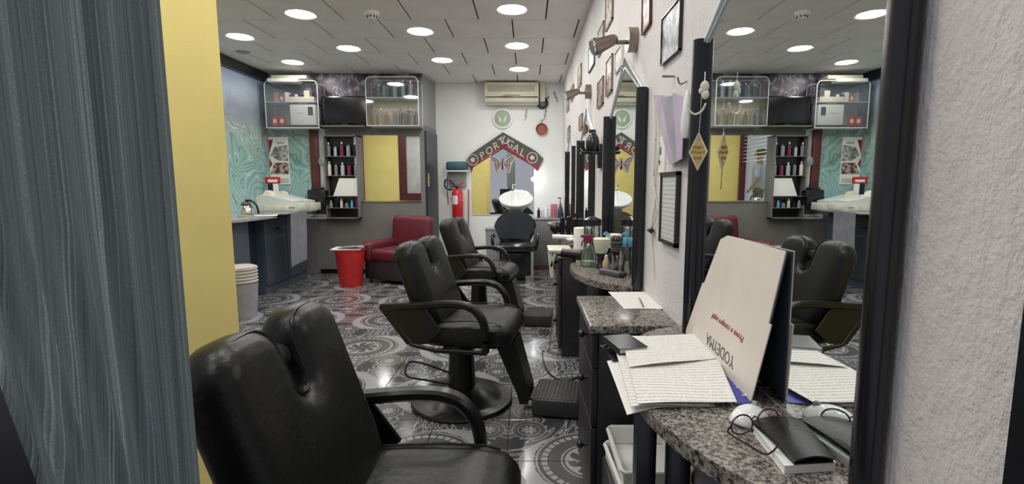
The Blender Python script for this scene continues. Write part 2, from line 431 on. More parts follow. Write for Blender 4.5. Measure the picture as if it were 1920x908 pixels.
# dark door post at the near end of the right wall
struct(B().box(0.49, 0.56, 0.36, 0.474, -.02, H + .02), 'trim_2', M_BLACK, smooth=False)
struct(B().box(-1.29, XR, YB - .015, YB, 0, 0.09), 'baseboard_back', M_CREAM, smooth=False)
# window in the left wall (seen in the mirrors) with slatted blind and the frame
wf = B()
for y in (3.0, 4.44): wf.box(XL - .1, XL + .02, y - .04, y + .04, .75, 2.45)
wf.box(XL - .1, XL + .02, 3.0, 4.44, .75, .83); wf.box(XL - .1, XL + .02, 3.0, 4.44, 2.37, 2.45)
wo = struct(wf, 'window_1', M_WOODR, smooth=False)
B().box(XL - .07, XL - .064, 3.02, 4.42, .8, 2.4).obj('pane', clear('window_glass', (.98, .99, .99), .02, .02, .15), wo, smooth=False)
sl = B().box(-.012, .012, -.68, .68, -.002, .002).obj('slat', M_WPL, wo, (XL - .03, 3.72, 2.33), (0, .6, 0), smooth=False)
for i in range(1, 9):
    c = sl.copy(); COL.objects.link(c); c.location = (XL - .03, 3.72, 2.33 - i * .075); c.parent = wo
# reddish frame and pale glazing right of the front-left wall (fills the wardrobe mirror)
wf = B(); wf.box(-2.78, -2.62, 2.84, 2.96, 0, H); wf.box(-2.62, -2.2, 2.84, 2.96, 0, 1.06); wf.box(-2.62, -2.2, 2.84, 2.96, 2.3, H)
wo = struct(wf, 'window_2', M_WOODR, smooth=False)
B().box(-2.62, -2.2, 2.90, 2.91, 1.06, 2.3).obj('blind', mat('frosted_blind', (0.50, 0.50, 0.48), 0.8, nsc=3, var=.2), wo, smooth=False)

# ================================================================ CEILING LIGHTS
def lightfix(loc, label):
    t = thing('ceiling_light', label, 'ceiling light', loc, 0, 'round recessed ceiling lights')
    B().lathe([(.112, 0), (.132, -.004), (.135, 0.0), (.112, .004)]).obj('rim', M_WPL, t)
    B().lathe([(0, -.006), (.095, -.005), (.112, -.001)]).obj('diffuser', M_GLOW, t)
    return t
L0 = None
names = ['left edge of the yellow wall', 'top left above the smoke detector side', 'left rear above the grey case', 'above the television', 'top middle before the glass case', 'above the glass case', 'top centre nearest', 'centre middle', 'centre rear before the air conditioner']
pos = [(450, 69), (564, 27), (549, 117), (654, 91), (788, 59), (829, 113), (960, 18), (969, 86), (973, 130)]
labs = ['round glowing ceiling light cut by the edge of the yellow wall', 'round ceiling light at the top left, largest left of the smoke detector', 'round ceiling light nearest the blue mural and the white wall case',
        'round ceiling light straight above the television', 'round ceiling light in the upper middle, right of the smoke detector', 'round ceiling light at the end of the row in front of the clear bottle case',
        'round ceiling light at the top edge, nearest of the row running to the air conditioner', 'middle round ceiling light of the row running to the air conditioner', 'farthest round ceiling light, just before the air conditioner']
for (px, py), lb in zip(pos, labs):
    p = at(px, py, Z=H)
    if L0 is None: L0 = lightfix(p, lb)
    else: dupat(L0, p, 0, lb)
for x, y in [(-.13, 3.3), (-.13, 2.2), (-.13, 1.05), (-1.05, 3.9), (-1.05, 2.8), (-2.0, 3.4), (-2.9, 4.1), (-.85, 1.2), (-1.5, .75), (-1.2, -.2)]:  # final pair added out of view to brighten the yellow wall and curtain
    dupat(L0, (x, y, H), 0, 'round ceiling light above the barber chairs, seen only by its glow and reflections' if y > 1.5 else 'unseen round ceiling light brightening the shop front, outside the picture')
# smoke detector
p = at(697, 22, Z=H); t = thing('smoke_detector', 'white round smoke detector on the ceiling between two lights', 'smoke detector', p)
B().lathe([(0, -.055), (.035, -.055), (.04, -.035), (.062, -.03), (.066, 0)]).obj('body', M_WPL, t)
b = B()
for k in range(8): b.box(.036 * math.cos(k * PI / 4) - .008, .036 * math.cos(k * PI / 4) + .008, .036 * math.sin(k * PI / 4) - .008, .036 * math.sin(k * PI / 4) + .008, -.050, -.040)
b.obj('vent', M_BLACK, t)
p = at(455, 97, Z=H); B().lathe([(0, -.012), (.06, -.012), (.075, 0)]).obj('ceiling_speaker', M_GREY2, None, p)
tag(bpy.data.objects['ceiling_speaker'], 'flat grey round ceiling vent below the leftmost ceiling light', 'vent')

# ================================================================ MIRRORS ON THE RIGHT WALL
def wall_mirror(y0, y1, zb, post_z, label, r=.022, group='peaked mirrors above the consoles'):
    yc = (y0 + y1) / 2; t = thing('wall_mirror', label, 'mirror', (XR, yc, 0), 0, group)
    h = (y1 - y0) / 2; za = 1.66 + .255 / .425 * h if h < .45 else 1.92
    g = B().prism([(-h, zb), (h, zb), (h, 1.66), (0, za), (-h, 1.66)], YZ, -.012, -.002).obj('glass', M_MIR, t, smooth=False)
    b1 = B()
    for s in (-1, 1): b1.bar([(-.014, s * h, 1.655), (-.014, 0, za)], .006, .008, (1, 0, 0))
    b1.obj('bevel_trim', M_EDGE, t)
    b2 = B()
    for s in (-1, 1): b2.bar([(-.015, s * (h - .035), 1.655), (-.015, 0, za - .055)], .003, .005, (1, 0, 0))
    b2.obj('inner_line', M_EDGE, t)
    for s in (-1, 1): B().cyl((-.5 * r * 2, s * (h + r * .2), post_z), (-.5 * r * 2, s * (h + r * .2), 1.672), r, n=24).obj('post', M_BLACK, t)
    return t
wall_mirror(.698, 1.50, .80, 0.0, 'peaked mirror nearest the camera, behind the papers and white card', .021)
wall_mirror(2.225, 3.15, .80, 0.35, 'peaked mirror reflecting the scarf, behind the brushes and spray bottle', .026)
wall_mirror(3.90, 4.85, .80, 0.35, 'third peaked mirror, far along the wall, with the black hair dryer before it', .026)
wall_mirror(5.5, 6.45, .80, 0.35, 'farthest and thinnest peaked mirror beside the back wall', .022)

# ================================================================ CONSOLES
def console(yc, b, label, legs=True):
    t = thing('console_shelf', label, 'shelf', (XR, yc, 0), 0, 'half-round granite consoles under the mirrors')
    n = 36; pl = [(-.29 * math.sin(PI * i / n), -b * math.cos(PI * i / n)) for i in range(n + 1)]
    bb = B().prism(pl, XY, .755, .785)
    bmesh.ops.bevel(bb.bm, geom=[e for e in bb.bm.edges if e.calc_length() < .2 and abs(e.verts[0].co.z - e.verts[1].co.z) < .001], offset=.006, segments=2, affect='EDGES')
    bb.obj('slab', M_GRAN, t)
    return t
c1 = console(1.10, .48, 'speckled granite half-round desk top carrying the papers, mouse and eyeglasses')
for x, y in ((-.262, -.04), (-.208, -.11)):
    B().box(x - .022, x + .022, y - .022, y + .022, 0, .755, .003).obj('leg', M_BLACK, c1)
B().box(-.185, -.10, -.17, -.15, .0, .755, .002).obj('panel', M_GREY, c1)
B().box(-.097, -.01, -.17, -.15, .0, .755, .002).obj('panel', M_GREY, c1)
c2 = console(2.70, .50, 'speckled granite half-round shelf with brushes, tumbler and spray bottle')
B().cyl((-.10, 0, 0), (-.10, 0, .755), .035).obj('leg', M_MET, c2)
B().box(-.16, -.02, -.3, .3, .0, .64, .004).obj('box_base', M_DARKW, c2)
c3 = console(4.36, .46, 'granite half-round shelf far along the wall with hair dryer and towels')
B().cyl((-.10, 0, 0), (-.10, 0, .755), .035).obj('leg', M_CHR, c3)
c4 = console(5.95, .44, 'farthest granite half-round shelf near the back wall'); B().cyl((-.10, 0, 0), (-.10, 0, .755), .035).obj('leg', M_CHR, c4)

def base_cab(y0, y1, label, x0=.215, h=.765, knobs=True, top=True):
    t = thing('base_cabinet', label, 'cabinet', (x0, y0, 0), 0)
    D = y1 - y0; W = XR - .005 - x0
    B().box(.035, W, 0, D, 0, h - .03, .003).obj('body', M_DARKW, t)
    zs = [(.06, .38), (.385, .60), (.605, h - .04)]
    for a, b_ in zs:
        d = B().box(.012, .034, .01, D - .01, a, b_, .003).obj('drawer', M_DARKW, t)
        B().cyl((.012, D * .35, (a + b_) / 2 + .02), (-.004, D * .35, (a + b_) / 2 + .02), .006).sph((-.010, D * .35, (a + b_) / 2 + .02), .014).obj('knob', M_BLACK, d)
    B().box(0, W, -.012, D + .012, h - .03, h, .006, 2).obj('top', M_GRAN, t)
    return t
base_cab(1.66, 2.10, 'dark wood drawer cabinet with granite top and white sheet, between the two nearest mirrors')
base_cab(3.45, 3.85, 'dark wood cabinet between second and third mirror, white tray on top', h=.755)

# ================================================================ BARBER CHAIR
def puff(pl, T, r, n=6):
    """slab of outline pl (y, z) with fully rounded edges, thickness 2T along x"""
    N = len(pl); P_ = [Vector(p) for p in pl]; nr = []
    area = sum(P_[i].x * P_[(i + 1) % N].y - P_[(i + 1) % N].x * P_[i].y for i in range(N)); sg = 1 if area > 0 else -1
    for i in range(N):
        e1 = (P_[i] - P_[i - 1]).normalized(); e2 = (P_[(i + 1) % N] - P_[i]).normalized(); t_ = (e1 + e2).normalized(); nr.append(Vector((-t_.y, t_.x)) * sg)
    b = B(); rings = []
    for k in range(-n, n + 1):
        a_ = PI / 2 * k / n; d = r * (1 - math.cos(a_)); x = (T - r) * (1 if k > 0 else -1 if k < 0 else 0) + r * math.sin(a_)
        rings.append([b.bm.verts.new((x, P_[i].x + nr[i].x * d, P_[i].y + nr[i].y * d)) for i in range(N)])
    for q, w in zip(rings, rings[1:]):
        for i in range(N): b.bm.faces.new((q[i], q[(i + 1) % N], w[(i + 1) % N], w[i]))
    b.bm.faces.new(rings[0]); b.bm.faces.new(rings[-1]); return b
def barber_chair(label, loc, rz=0):
    t = thing('barber_chair', label, 'barber chair', loc, rz, 'black barber chairs in a row')
    B().lathe([(0, .0), (.285, 0), (.292, .012), (.285, .024), (.235, .030), (.22, .034), (.19, .055), (.12, .085), (.085, .10), (0, .10)], n=48).obj('base_plate', M_MET, t)
    B().lathe([(.082, .085), (.080, .12), (.066, .38), (.10, .385), (.10, .40), (0, .40)]).obj('column', M_MET, t)
    lv = smooth_path([(-.02, -.07, .12), (-.16, -.12, .16), (-.27, -.15, .19), (-.29, -.10, .235), (-.25, -.07, .245), (-.10, -.055, .20), (-.03, -.05, .17)], 5)
    B().tube(lv, .0055, 6).obj('pump_lever', M_MET, t)
    B().box(-.17, .26, -.17, .17, .385, .41, .008).obj('seat_plate', M_MET, t)
    # seat cushion with rolled front
    s = B(); prof = [(-.22, .40), (-.235, .45), (-.215, .495), (-.10, .520), (.12, .530), (.25, .525), (.315, .505), (.345, .46), (.33, .41), (.27, .385), (0, .39)]
    N = 10; rings = []
    for i in range(N + 1):
        u = -1 + 2 * i / N; y = .25 * u; e = max(0, abs(u) - .8) / .2; k = 1 - .18 * e * e
        rings.append([s.bm.verts.new(((x - .05) * (1 - .04 * e) + .05, y, .455 + (z - .455) * k - (.004 * math.cos(u * PI) if z > .5 else 0))) for x, z in prof])
    for a, b_ in zip(rings, rings[1:]):
        for i in range(len(prof)): s.bm.faces.new((a[i], a[(i + 1) % len(prof)], b_[(i + 1) % len(prof)], b_[i]))
    s.bm.faces.new(rings[0]); s.bm.faces.new(rings[-1][::-1])
    seat = s.obj('seat', M_LEA, t, sub=1, ang=60)
    for y in (-.205, .205): B().tube([(x, y, z + .004) for x, z in [(-.15, .508), (-.05, .523), (.12, .532), (.24, .527), (.28, .515)]], .0035, 5).obj('seam', M_LEA, seat)
    # backrest with the neck notch
    w_, h_ = .248, .50; pl = []
    def arc(cx, cz, r, a0, a1, n=8): return [(cx + r * math.cos(math.radians(a0 + (a1 - a0) * i / n)), cz + r * math.sin(math.radians(a0 + (a1 - a0) * i / n))) for i in range(n + 1)]
    pl = [(-w_ + .03, 0), (w_ - .03, 0)] + [(w_, .10)] + arc(w_ - .09, h_ - .09, .09, 0, 90) + arc(.118, h_ - .08, .08, 90, 180, 6) + arc(0, h_ - .155, .038, 0, -180, 5) + arc(-.118, h_ - .08, .08, 0, 90, 6) + arc(-w_ + .09, h_ - .09, .09, 90, 180) + [(-w_, .10)]
    bb = puff(pl, .068, .058)
    back = bb.obj('backrest', M_LEA, t, (-.095, 0, .47), (0, -.33, 0), ang=50)
    pp = B()
    out = [(.040, u * .93, .012 + v * .955) for u, v in pl if v > .05]
    pp.tube(out, .004, 5, up=(1, 0, 0)).obj('piping', M_LEA, back)
    B().cyl((-.01, -.035, .40), (-.01, .035, .40), .032, n=16).obj('headrest_socket', mat('green_black_leatherette', (.012, .024, .018), .4), back)
    # arms: flat bar bent down at the front, side plate at the rear
    for s_ in (-1, 1):
        y = .285 * s_
        ap = smooth_path([(-.34, y, .615), (-.15, y, .63), (.04, y, .645), (.14, y, .63), (.195, y, .575), (.215, y, .50), (.215, y, .40)], 6)
        arm = B().bar(ap, .05, .034).obj('armrest', M_MET, t)
        B().prism([(-.345, .600), (-.10, .615), (-.02, .50), (-.10, .43), (-.205, .42)], XZ, y - .006, y + .006).obj('side_plate', M_MET, arm)
        B().bar([(-.30, y, .58), (-.18, y, .42), (-.05, y, .395), (.22, y, .395)], .018, .022).obj('side_rail', M_MET, arm)
    for s_ in (-1, 1):
        B().bar([(.0, s_ * .2, .40), (.0, s_ * .285, .398)], .05, .012).obj('bracket', M_MET, t)
    # leg support and footrest
    B().prism([(.20, .42), (.33, .40), (.41, .10), (.40, .045), (.355, .04), (.34, .10)], XZ, -.085, .085).obj('leg_support', M_LEA, t)
    B().bar([(.37, 0, .075), (.44, 0, .075)], .16, .018).obj('hinge', M_MET, t)
    fp = B().box(.43, .68, -.15, .15, .012, .105, .012).obj('footrest', M_RUB, t)
    rb = B()
    for k in range(11): rb.box(.45 + k * .021, .459 + k * .021, -.135, .135, .104, .108)
    rb.obj('ribs', M_RUB, fp); return t
ch = barber_chair('black leatherette barber chair closest to the camera, cut by the bottom edge', (-.358, 1.085, 0), -.02)
dupat(ch, (-.38, 2.73, 0), -.16, 'middle barber chair, whole, with round black base and footrest on the tiles')
dupat(ch, (-.447, 4.44, 0), -.17, 'farthest barber chair of the row, in front of the washbasin')
for k in kids(ch):      # the nearest chair has its footrest folded up, clear of the desk
    if k.name.startswith('footrest'):
        pv = Vector((.43, 0, .06)); k.rotation_euler = (0, -PI / 2, 0); k.location = pv - Matrix.Rotation(-PI / 2, 3, 'Y') @ pv
# ================================================================ ON THE NEAR DESK
ZT = .785
def sheet_on(name, quad, z, m, label, group=None, wav=.002, lift=None, n=10):
    """quad: near-left, near-right, far-right, far-left in XY"""
    c = Vector((sum(q[0] for q in quad) / 4, sum(q[1] for q in quad) / 4, z)); q = [Vector((a, b_, 0)) - Vector((c.x, c.y, 0)) for a, b_ in quad]
    def fn(u, v):
        p = (q[0] * (1 - u) + q[1] * u) * (1 - v) + (q[3] * (1 - u) + q[2] * u) * v
        p.z = .0009 + wav * (.5 + .5 * math.sin(5 * u + 3 * v)) + (lift(u, v) if lift else 0); return p
    o = B().sheet(fn, n, n).obj(name, m, None, c); return tag(o, label, 'paper', group)
def P(px, py, z=.79): v = at(px, py, Z=z); return (v.x, v.y)
sheet_on('paper_sheet', [P(1176, 766), P(1340, 758), P(1312, 640), P(1138, 668)], ZT, M_PAPER, 'blank white sheet at the bottom of the papers, poking out at the left', wav=.004, lift=lambda u, v: -.012 * max(0, .35 - u) / .35)
sheet_on('paper_sheet', [P(1183, 761, .795), P(1330, 757, .795), P(1302, 632, .795), P(1150, 642, .795)], ZT + .006, M_WRIT, 'handwritten sheet in the middle of the pile of papers', wav=.004)
sheet_on('paper_sheet', [P(1196, 757, .80), P(1382, 752, .80), P(1342, 665, .80), P(1176, 676, .80)], ZT + .012, M_WRIT, 'handwritten sheet lying on the near right of the paper pile', wav=.004)
sheet_on('paper_sheet', [P(1180, 690, .803), P(1348, 672, .803), P(1314, 629, .803), P(1163, 631, .803)], ZT + .0175, M_WRIT, 'handwritten sheet at the far end on top of the paper pile', wav=.004)
t = thing('notebook', 'small black closed notebook under the left edge of the papers', 'notebook', (*P(1165, 655), ZT + .012), .25)
B().box(-.035, .05, -.06, .06, .0, .002).box(-.035, .05, -.06, .06, .014, .016).box(-.035, -.033, -.06, .06, 0, .016).obj('cover', M_BLACK, t)
B().box(-.032, .047, -.057, .057, .002, .014).obj('pages', M_PAPER, t)
sheet_on('folder', [P(1148, 672), P(1215, 668), P(1205, 640), P(1124, 644)], ZT - .001, M_BLACK, 'black folder corner with a pen, sticking out left of the papers', wav=.0)
bpy.data.objects['folder']['category'] = 'folder'
b = B().tube([(*P(1132, 652), ZT + .006), (*P(1168, 646), ZT + .012)], .003, 6).obj('pen', M_BLACK); tag(b, 'black pen lying on the folder left of the papers', 'pen')
# blue and white leaflet showing between papers and card
o = sheet_on('leaflet', [P(1378, 757), P(1408, 752), P(1348, 668), P(1325, 668)], ZT + .001, M_BLUE, 'blue printed leaflet with white letters between papers and white card', wav=.001); o['category'] = 'leaflet'
for k in range(5):
    px = 1397 - k * 9; py = 742 - k * 13; q = at(px, py, Z=ZT + .004)
    text('SAHM'[k % 4], 'letter', .022, M_PAPER, o, q - o.location + Vector((0, 0, .0014)), (0, 0, -1.05))
# white card folded and leaned on the mirror, print upside down
A0 = at(1411, 752, Z=ZT + .002); A1 = at(1288, 625, Z=ZT + .002); T0 = at(1478, 472, X=XR - .016); T1 = at(1351, 437, X=XR - .016)
t = thing('display_card', 'large ivory card printed upside down, leaning on the nearest mirror', 'card', A0)
T1 = T0 + (A1 - A0).normalized() * (T1 - T0).length
M0 = A0.lerp(T0, .54); M1 = A1.lerp(T1, .54)
def slab(name, pts, th, m, par, off=0):
    nrm = (pts[1] - pts[0]).cross(pts[-1] - pts[0]).normalized()
    if nrm.x > 0: nrm = -nrm
    b = B(); A = [b.bm.verts.new(p - A0 + nrm * (off + th)) for p in pts]; C = [b.bm.verts.new(p - A0 + nrm * off) for p in pts]
    b.bm.faces.new(A); b.bm.faces.new(C[::-1]); n = len(pts)
    for i in range(n): b.bm.faces.new((A[i], C[i], C[(i + 1) % n], A[(i + 1) % n]))
    return b.obj(name, m, par, smooth=False), nrm
e0 = (A0 - A1).normalized() * .012
face, nrm = slab('front_sheet', [A0 + e0 * .3, A1 - e0 * .3, M1 - e0, M1, T1, T0, M0, M0 + e0], .0025, M_CARD, t, .003)
slab('back_sheet', [A0, A1, T1, T0], .003, M_CBACK, t, -.0005)
# text frame on card: u along edge (far->near appears left->right), v up the card
U = (A0 - A1).normalized(); V = ((T0 + T1) / 2 - (A0 + A1) / 2); V = (V - U * V.dot(U)).normalized(); W = U.cross(V)
R = Matrix((-U, -V, U.cross(V))).transposed()
def oncard(px, py):
    s, c = math.sin(TILT), math.cos(TILT); d = Vector(((px - PX) / F, c + (PY - py) / F * s, -s + (PY - py) / F * c)); o_ = Vector((0, 0, EYE))
    k = (A0 + nrm * .0062 - o_).dot(nrm) / d.dot(nrm); return o_ + d * k - A0
text('YODEYMA', 'lettering', .045, M_INK, t, oncard(1348, 655), R, .0003, sx=.92)
text('Prove e compre aqui!', 'lettering', .024, M_INKR, t, oncard(1362, 613), R, .0003, shear=.35, sx=1.0)
# mouse
p = at(1404, 790, Z=ZT); t = thing('computer_mouse', 'white glossy computer mouse behind the eyeglasses', 'mouse', p, .75)
b = B(); n = 14
prof = [(-.048, 0), (-.046, .012), (-.035, .026), (-.010, .034), (.020, .030), (.042, .018), (.05, .004), (.05, 0)]
rings = []
for i in range(9):
    u = -1 + i / 4; k = math.sqrt(max(0, 1 - (u * .97) ** 2))
    rings.append([b.bm.verts.new((x * (.35 + .65 * k), .031 * u * 1.0, z * (.15 + .85 * k))) for x, z in prof])
for a_, b_ in zip(rings, rings[1:]):
    for i in range(len(prof)): b.bm.faces.new((a_[i], a_[(i + 1) % len(prof)], b_[(i + 1) % len(prof)], b_[i]))
b.bm.faces.new(rings[0]); b.bm.faces.new(rings[-1][::-1])
mb = b.obj('shell', M_PORC, t, sub=2, ang=180)
B().cyl((.025, -.004, .027), (.025, .004, .027), .007, n=12).obj('wheel', M_GREY2, t)
# eyeglasses
t = thing('eyeglasses', 'thin brown wire eyeglasses lying open in front of the mouse', 'eyeglasses', (0, 0, 0))
g0 = at(1372, 803, Z=ZT + .004); g1 = at(1404, 785, Z=ZT + .02); g2 = at(1446, 772, Z=ZT + .022)
def rim(c, ux, uy, a, bz, n=22): return [c + ux * a * math.cos(2 * PI * i / n) + uy * bz * math.sin(2 * PI * i / n) * (1 if math.sin(2 * PI * i / n) > 0 else .85) for i in range(n)]
ux = Vector((.92, .30, .05)).normalized(); uy = Vector((-.05, .25, .95)).normalized()
cA = at(1386, 792, Z=ZT + .022) + Vector((0, -.012, 0)); cB = cA + ux * .060
for c in (cA, cB):
    r_ = B().tube(rim(c, ux, uy, .024, .018), .0016, 6, closed=True, up=(.3, -.9, .2)).obj('rim', M_BROWN, t)
    ln = B(); vs = [ln.bm.verts.new(q) for q in rim(c, ux, uy, .0225, .0165)]; ln.bm.faces.new(vs); ln.obj('lens', M_CLEAR, t, smooth=False)
B().tube([cA + ux * .023 + uy * .006, (cA + cB) / 2 + uy * .011, cB - ux * .023 + uy * .006], .0015, 6).obj('bridge', M_BROWN, t)
e = at(1432, 851, Z=ZT + .003)
B().tube(smooth_path([cA - ux * .024 + uy * .004, at(1366, 812, Z=ZT + .012), at(1400, 833, Z=ZT + .006), e, at(1447, 848, Z=ZT + .012), at(1461, 833, Z=ZT + .030)], 6), .0017, 6).obj('temple', M_BROWN, t)
B().tube(smooth_path([cB + ux * .024 + uy * .004, cB + ux * .035 + Vector((.0, -.03, -.004)), cB + Vector((.05, -.07, -.008)), cB + Vector((.035, -.115, -.002))], 6), .0017, 6).obj('temple', M_BROWN, t)
# white book and black wallet
bn = at(1473, 886, Z=ZT); t = thing('book', 'white paperback book under the black wallet at the desk edge', 'book', bn)
pts = [(0, 0), (.082, .006), (.098, .135), (-.030, .170)]
pts = [(P(1470, 884)[0] - bn.x, P(1470, 884)[1] - bn.y), (P(1567, 878)[0] - bn.x, P(1567, 878)[1] - bn.y), (P(1500, 790)[0] - bn.x, P(1500, 790)[1] - bn.y), (P(1412, 808)[0] - bn.x, P(1412, 808)[1] - bn.y)]
B().prism([(a * .985 + .001, c * .985 + .001) for a, c in pts], XY, .002, .013).obj('pages', M_PAPER, t, smooth=False)
B().prism(pts, XY, .013, .0145).obj('cover', M_PORC, t, smooth=False); B().prism(pts, XY, .0, .0015).obj('cover', M_PORC, t, smooth=False)
bw = at(1490, 850, Z=ZT + .02); q = [P(1490, 862, .81), P(1564, 858, .81), P(1500, 782, .81), P(1410, 786, .81)]
t = thing('wallet', 'black leather fold wallet lying on the white book', 'wallet', (bw.x, bw.y, ZT + .016))
qq = [Vector((a - bw.x, c - bw.y, 0)) for a, c in q]
def fw(h):
    def fn(u, v):
        p = (qq[0] * (1 - u) + qq[1] * u) * (1 - v) + (qq[3] * (1 - u) + qq[2] * u) * v; p.z = h * (1 - .6 * abs(2 * u - 1) ** 2) + .001 + .004 * math.sin(v * PI); return p
    return fn
B().sheet(fw(.012), 10, 10, .003).obj('upper_flap', M_LEA, t); B().sheet(fw(.001), 10, 10, .002).obj('lower_flap', M_LEA, t)
# bins under the desk
def bin_(loc, label, g='stacked plastic tubs under the desk'):
    t = thing('plastic_tub', label, 'tub', loc, 0, g)
    b = B()
    for (rr, z0) in ((0, 0),):
        for a_, c in (((-.085, .085, -.12, .12), (0, .004)),): b.box(*a_, *c)
    b.prism([(-.095, 0), (-.10, .06), (-.096, .06), (-.088, .004)], lambda u, v, w2: (u, w2, v), -.13, .13)
    b.prism([(.095, 0), (.10, .06), (.096, .06), (.088, .004)], lambda u, v, w2: (u, w2, v), -.13, .13)
    b.prism([(-.13, 0), (-.135, .06), (-.131, .06), (-.124, .004)], lambda u, v, w2: (w2, u, v), -.097, .097)
    b.prism([(.13, 0), (.135, .06), (.131, .06), (.124, .004)], lambda u, v, w2: (w2, u, v), -.097, .097)
    b.obj('body', M_WPL, t)
    rp = [(-.104, -.139), (.104, -.139), (.104, .139), (-.104, .139)]
    B().tube([Vector((a_, c, .06)) for a_, c in [(-.104, -.12), (-.09, -.137), (.09, -.137), (.104, -.12), (.104, .12), (.09, .137), (-.09, .137), (-.104, .12)]], .005, 6, closed=True).obj('rim', M_WPL, t)
    return t
pb = at(1215, 850, Y=1.42)
b0 = bin_((pb.x + .005, 1.46, pb.z - .065), 'upper white plastic tub stacked under the granite desk')
dupat(b0, (pb.x, 1.455, pb.z - .115), 0.05, 'lower white plastic tub under the other, beneath the desk')
tag(B().box(-.12, .14, -.15, .15, 0, pb.z - .118, .004).obj('low_stool', M_DARKW, None, (pb.x + .01, 1.46, 0)), 'low dark box under the desk that carries the white tubs', 'box')
# ================================================================ ON THE CABINET AND CONSOLE 2
zc = .765
sheet_on('paper_sheet', [P(1170, 580, zc), P(1256, 580, zc), P(1212, 548, zc), P(1140, 548, zc)], zc, M_WRIT, 'white written sheet lying alone on the granite cabinet top', wav=.0015)
tag(B().tube([(*P(1206, 578, zc), zc + .006), (*P(1199, 562, zc), zc + .006)], .003, 6).obj('pen', M_INK), 'grey pen lying across the sheet on the cabinet top', 'pen')
Z2 = .785
def on(px, py, z=Z2): v = at(px, py, Z=z); return Vector((v.x, v.y, z))
p = on(1103, 499); t = thing('spray_bottle', 'clear spray bottle with plum trigger head on the second console', 'spray bottle', p, PI)
B().lathe([(0, 0), (.043, 0), (.046, .01), (.042, .07), (.028, .10), (.024, .125), (.014, .135), (0, .135)]).obj('bottle', clear('pale_green_plastic', (.75, .82, .76), .12), t)
B().lathe([(0, .003), (.039, .003), (.040, .03), (0, .03)]).obj('liquid', mat('milky_liquid', (.62, .66, .60), .4), t)
B().cyl((0, 0, .132), (0, 0, .155), .016).box(-.02, .03, -.010, .010, .152, .182, .004).box(.028, .045, -.006, .006, .165, .178).bar(smooth_path([(.02, 0, .155), (.036, 0, .14), (.04, 0, .115)], 4), .01, .007).obj('trigger_head', M_PURP, t)
def brush(loc, label, rz=0):
    t = thing('neck_brush', label, 'brush', loc, rz, 'neck brushes standing on the second console')
    B().lathe([(0, 0), (.030, 0), (.032, .008), (.022, .03), (.020, .055), (.028, .075), (.030, .085), (0, .085)]).obj('handle', M_BLACK, t)
    B().lathe([(.028, .083), (.036, .10), (.045, .145), (.047, .165), (.040, .170), (0, .172)]).obj('bristles', M_CREAM, t); return t
nb = brush(on(1127, 503), 'cream bristled neck brush on black handle, left, next to the spray bottle')
dupat(nb, on(1149, 491), 0, 'cream bristled neck brush on black handle, right, next to the tumbler')
p = on(1136, 506); t = thing('pump_bottle', 'small amber bottle with cream cap before the neck brushes', 'bottle', p)
B().lathe([(0, 0), (.017, 0), (.020, .006), (.020, .04), (.012, .055), (.008, .06), (0, .06)]).obj('bottle', mat('amber_oil', (.50, .38, .22), .2), t)
B().cyl((0, 0, .058), (0, 0, .072), .010).sph((0, 0, .075), .009).obj('cap', M_CREAM, t)
p = on(1172, 514); p.x = min(p.x, XR - .065); t = thing('glass_tumbler', 'clear glass tumbler holding a round brush and a blue comb', 'glass', p)
B().lathe([(0, .004), (.036, .004), (.046, .105), (.048, .105), (.038, 0), (0, 0)]).obj('body', M_GLASS, t)
p2 = p + Vector((-.004, 0, .006)); t = thing('round_brush', 'black round hair brush standing in the glass tumbler', 'brush', p2)
B().lathe([(0, 0), (.012, 0), (.014, .07), (.022, .12), (.030, .15), (.028, .18), (.018, .195), (0, .198)]).obj('body', M_BLACK, t)
b = B()
for k in range(5): b.lathe([(.0235 + k * .0015, .115 + k * .011), (.027 + k * .0015, .118 + k * .011), (.0235 + k * .0015, .121 + k * .011)], n=20)
b.obj('bristles', M_INK, t)
tag(B().box(-.011, .011, -.003, .003, .145, .195, .002).obj('comb', M_LBLUE, None, p + Vector((.018, 0, 0)), (0, .12, 0)), 'light blue comb sticking out of the tumbler beside the round brush', 'comb')
tag(B().prism([(-.022, 0), (.022, 0), (.02, .008), (.0, .02), (-.015, .014)], XZ, -.008, .008).obj('clip', M_LBLUE, None, on(1133, 498) + Vector((.018, .05, .172))), 'light blue sectioning clip lying on the left neck brush', 'hair clip')
p = on(1146, 517); t = thing('hair_clipper', 'dark grey hair clipper lying on the console edge', 'clipper', p, -.9)
B().box(-.075, .07, -.019, .019, 0, .03, .010, 3).obj('body', mat('gunmetal_plastic', (.09, .085, .10), .35), t); B().box(.068, .09, -.017, .017, .006, .024, .003).obj('blade', M_BLACK, t)
p = on(1150, 470); p.x = .40; p.y = 3.02; t = thing('comb_jar', 'tall clear jar with black lid behind the neck brushes', 'jar', p)
B().lathe([(0, .004), (.050, .004), (.050, .22), (.053, .22), (.053, 0), (0, 0)]).obj('body', M_GLASS, t)
B().lathe([(0, .215), (.056, .215), (.056, .25), (.03, .262), (.014, .27), (0, .272)]).obj('lid', M_BLACK, t)
B().cyl((0, 0, .01), (0, 0, .215), .006).box(-.03, .03, -.003, .003, .09, .10).obj('insert', M_MET, t)
tag(B().lathe([(.022, 0), (.022, .19), (.062, .19), (.064, .185), (.064, .005), (.060, 0), (.022, 0)]).obj('paper_roll', M_PAPER, None, (.36, 3.13, Z2)), 'thick white paper roll standing behind the spray bottle', 'paper roll')
for px, dz, lb in ((1105, .0, 'thin plum comb upright by the paper roll'), (1123, .012, 'second thin plum comb upright, right of the paper roll')):
    q = on(px, 487); t2 = B().cyl((0, 0, 0), (0, 0, .15 + dz), .006).obj('comb', M_PURP, None, (q.x, q.y, Z2)); tag(t2, lb, 'comb')
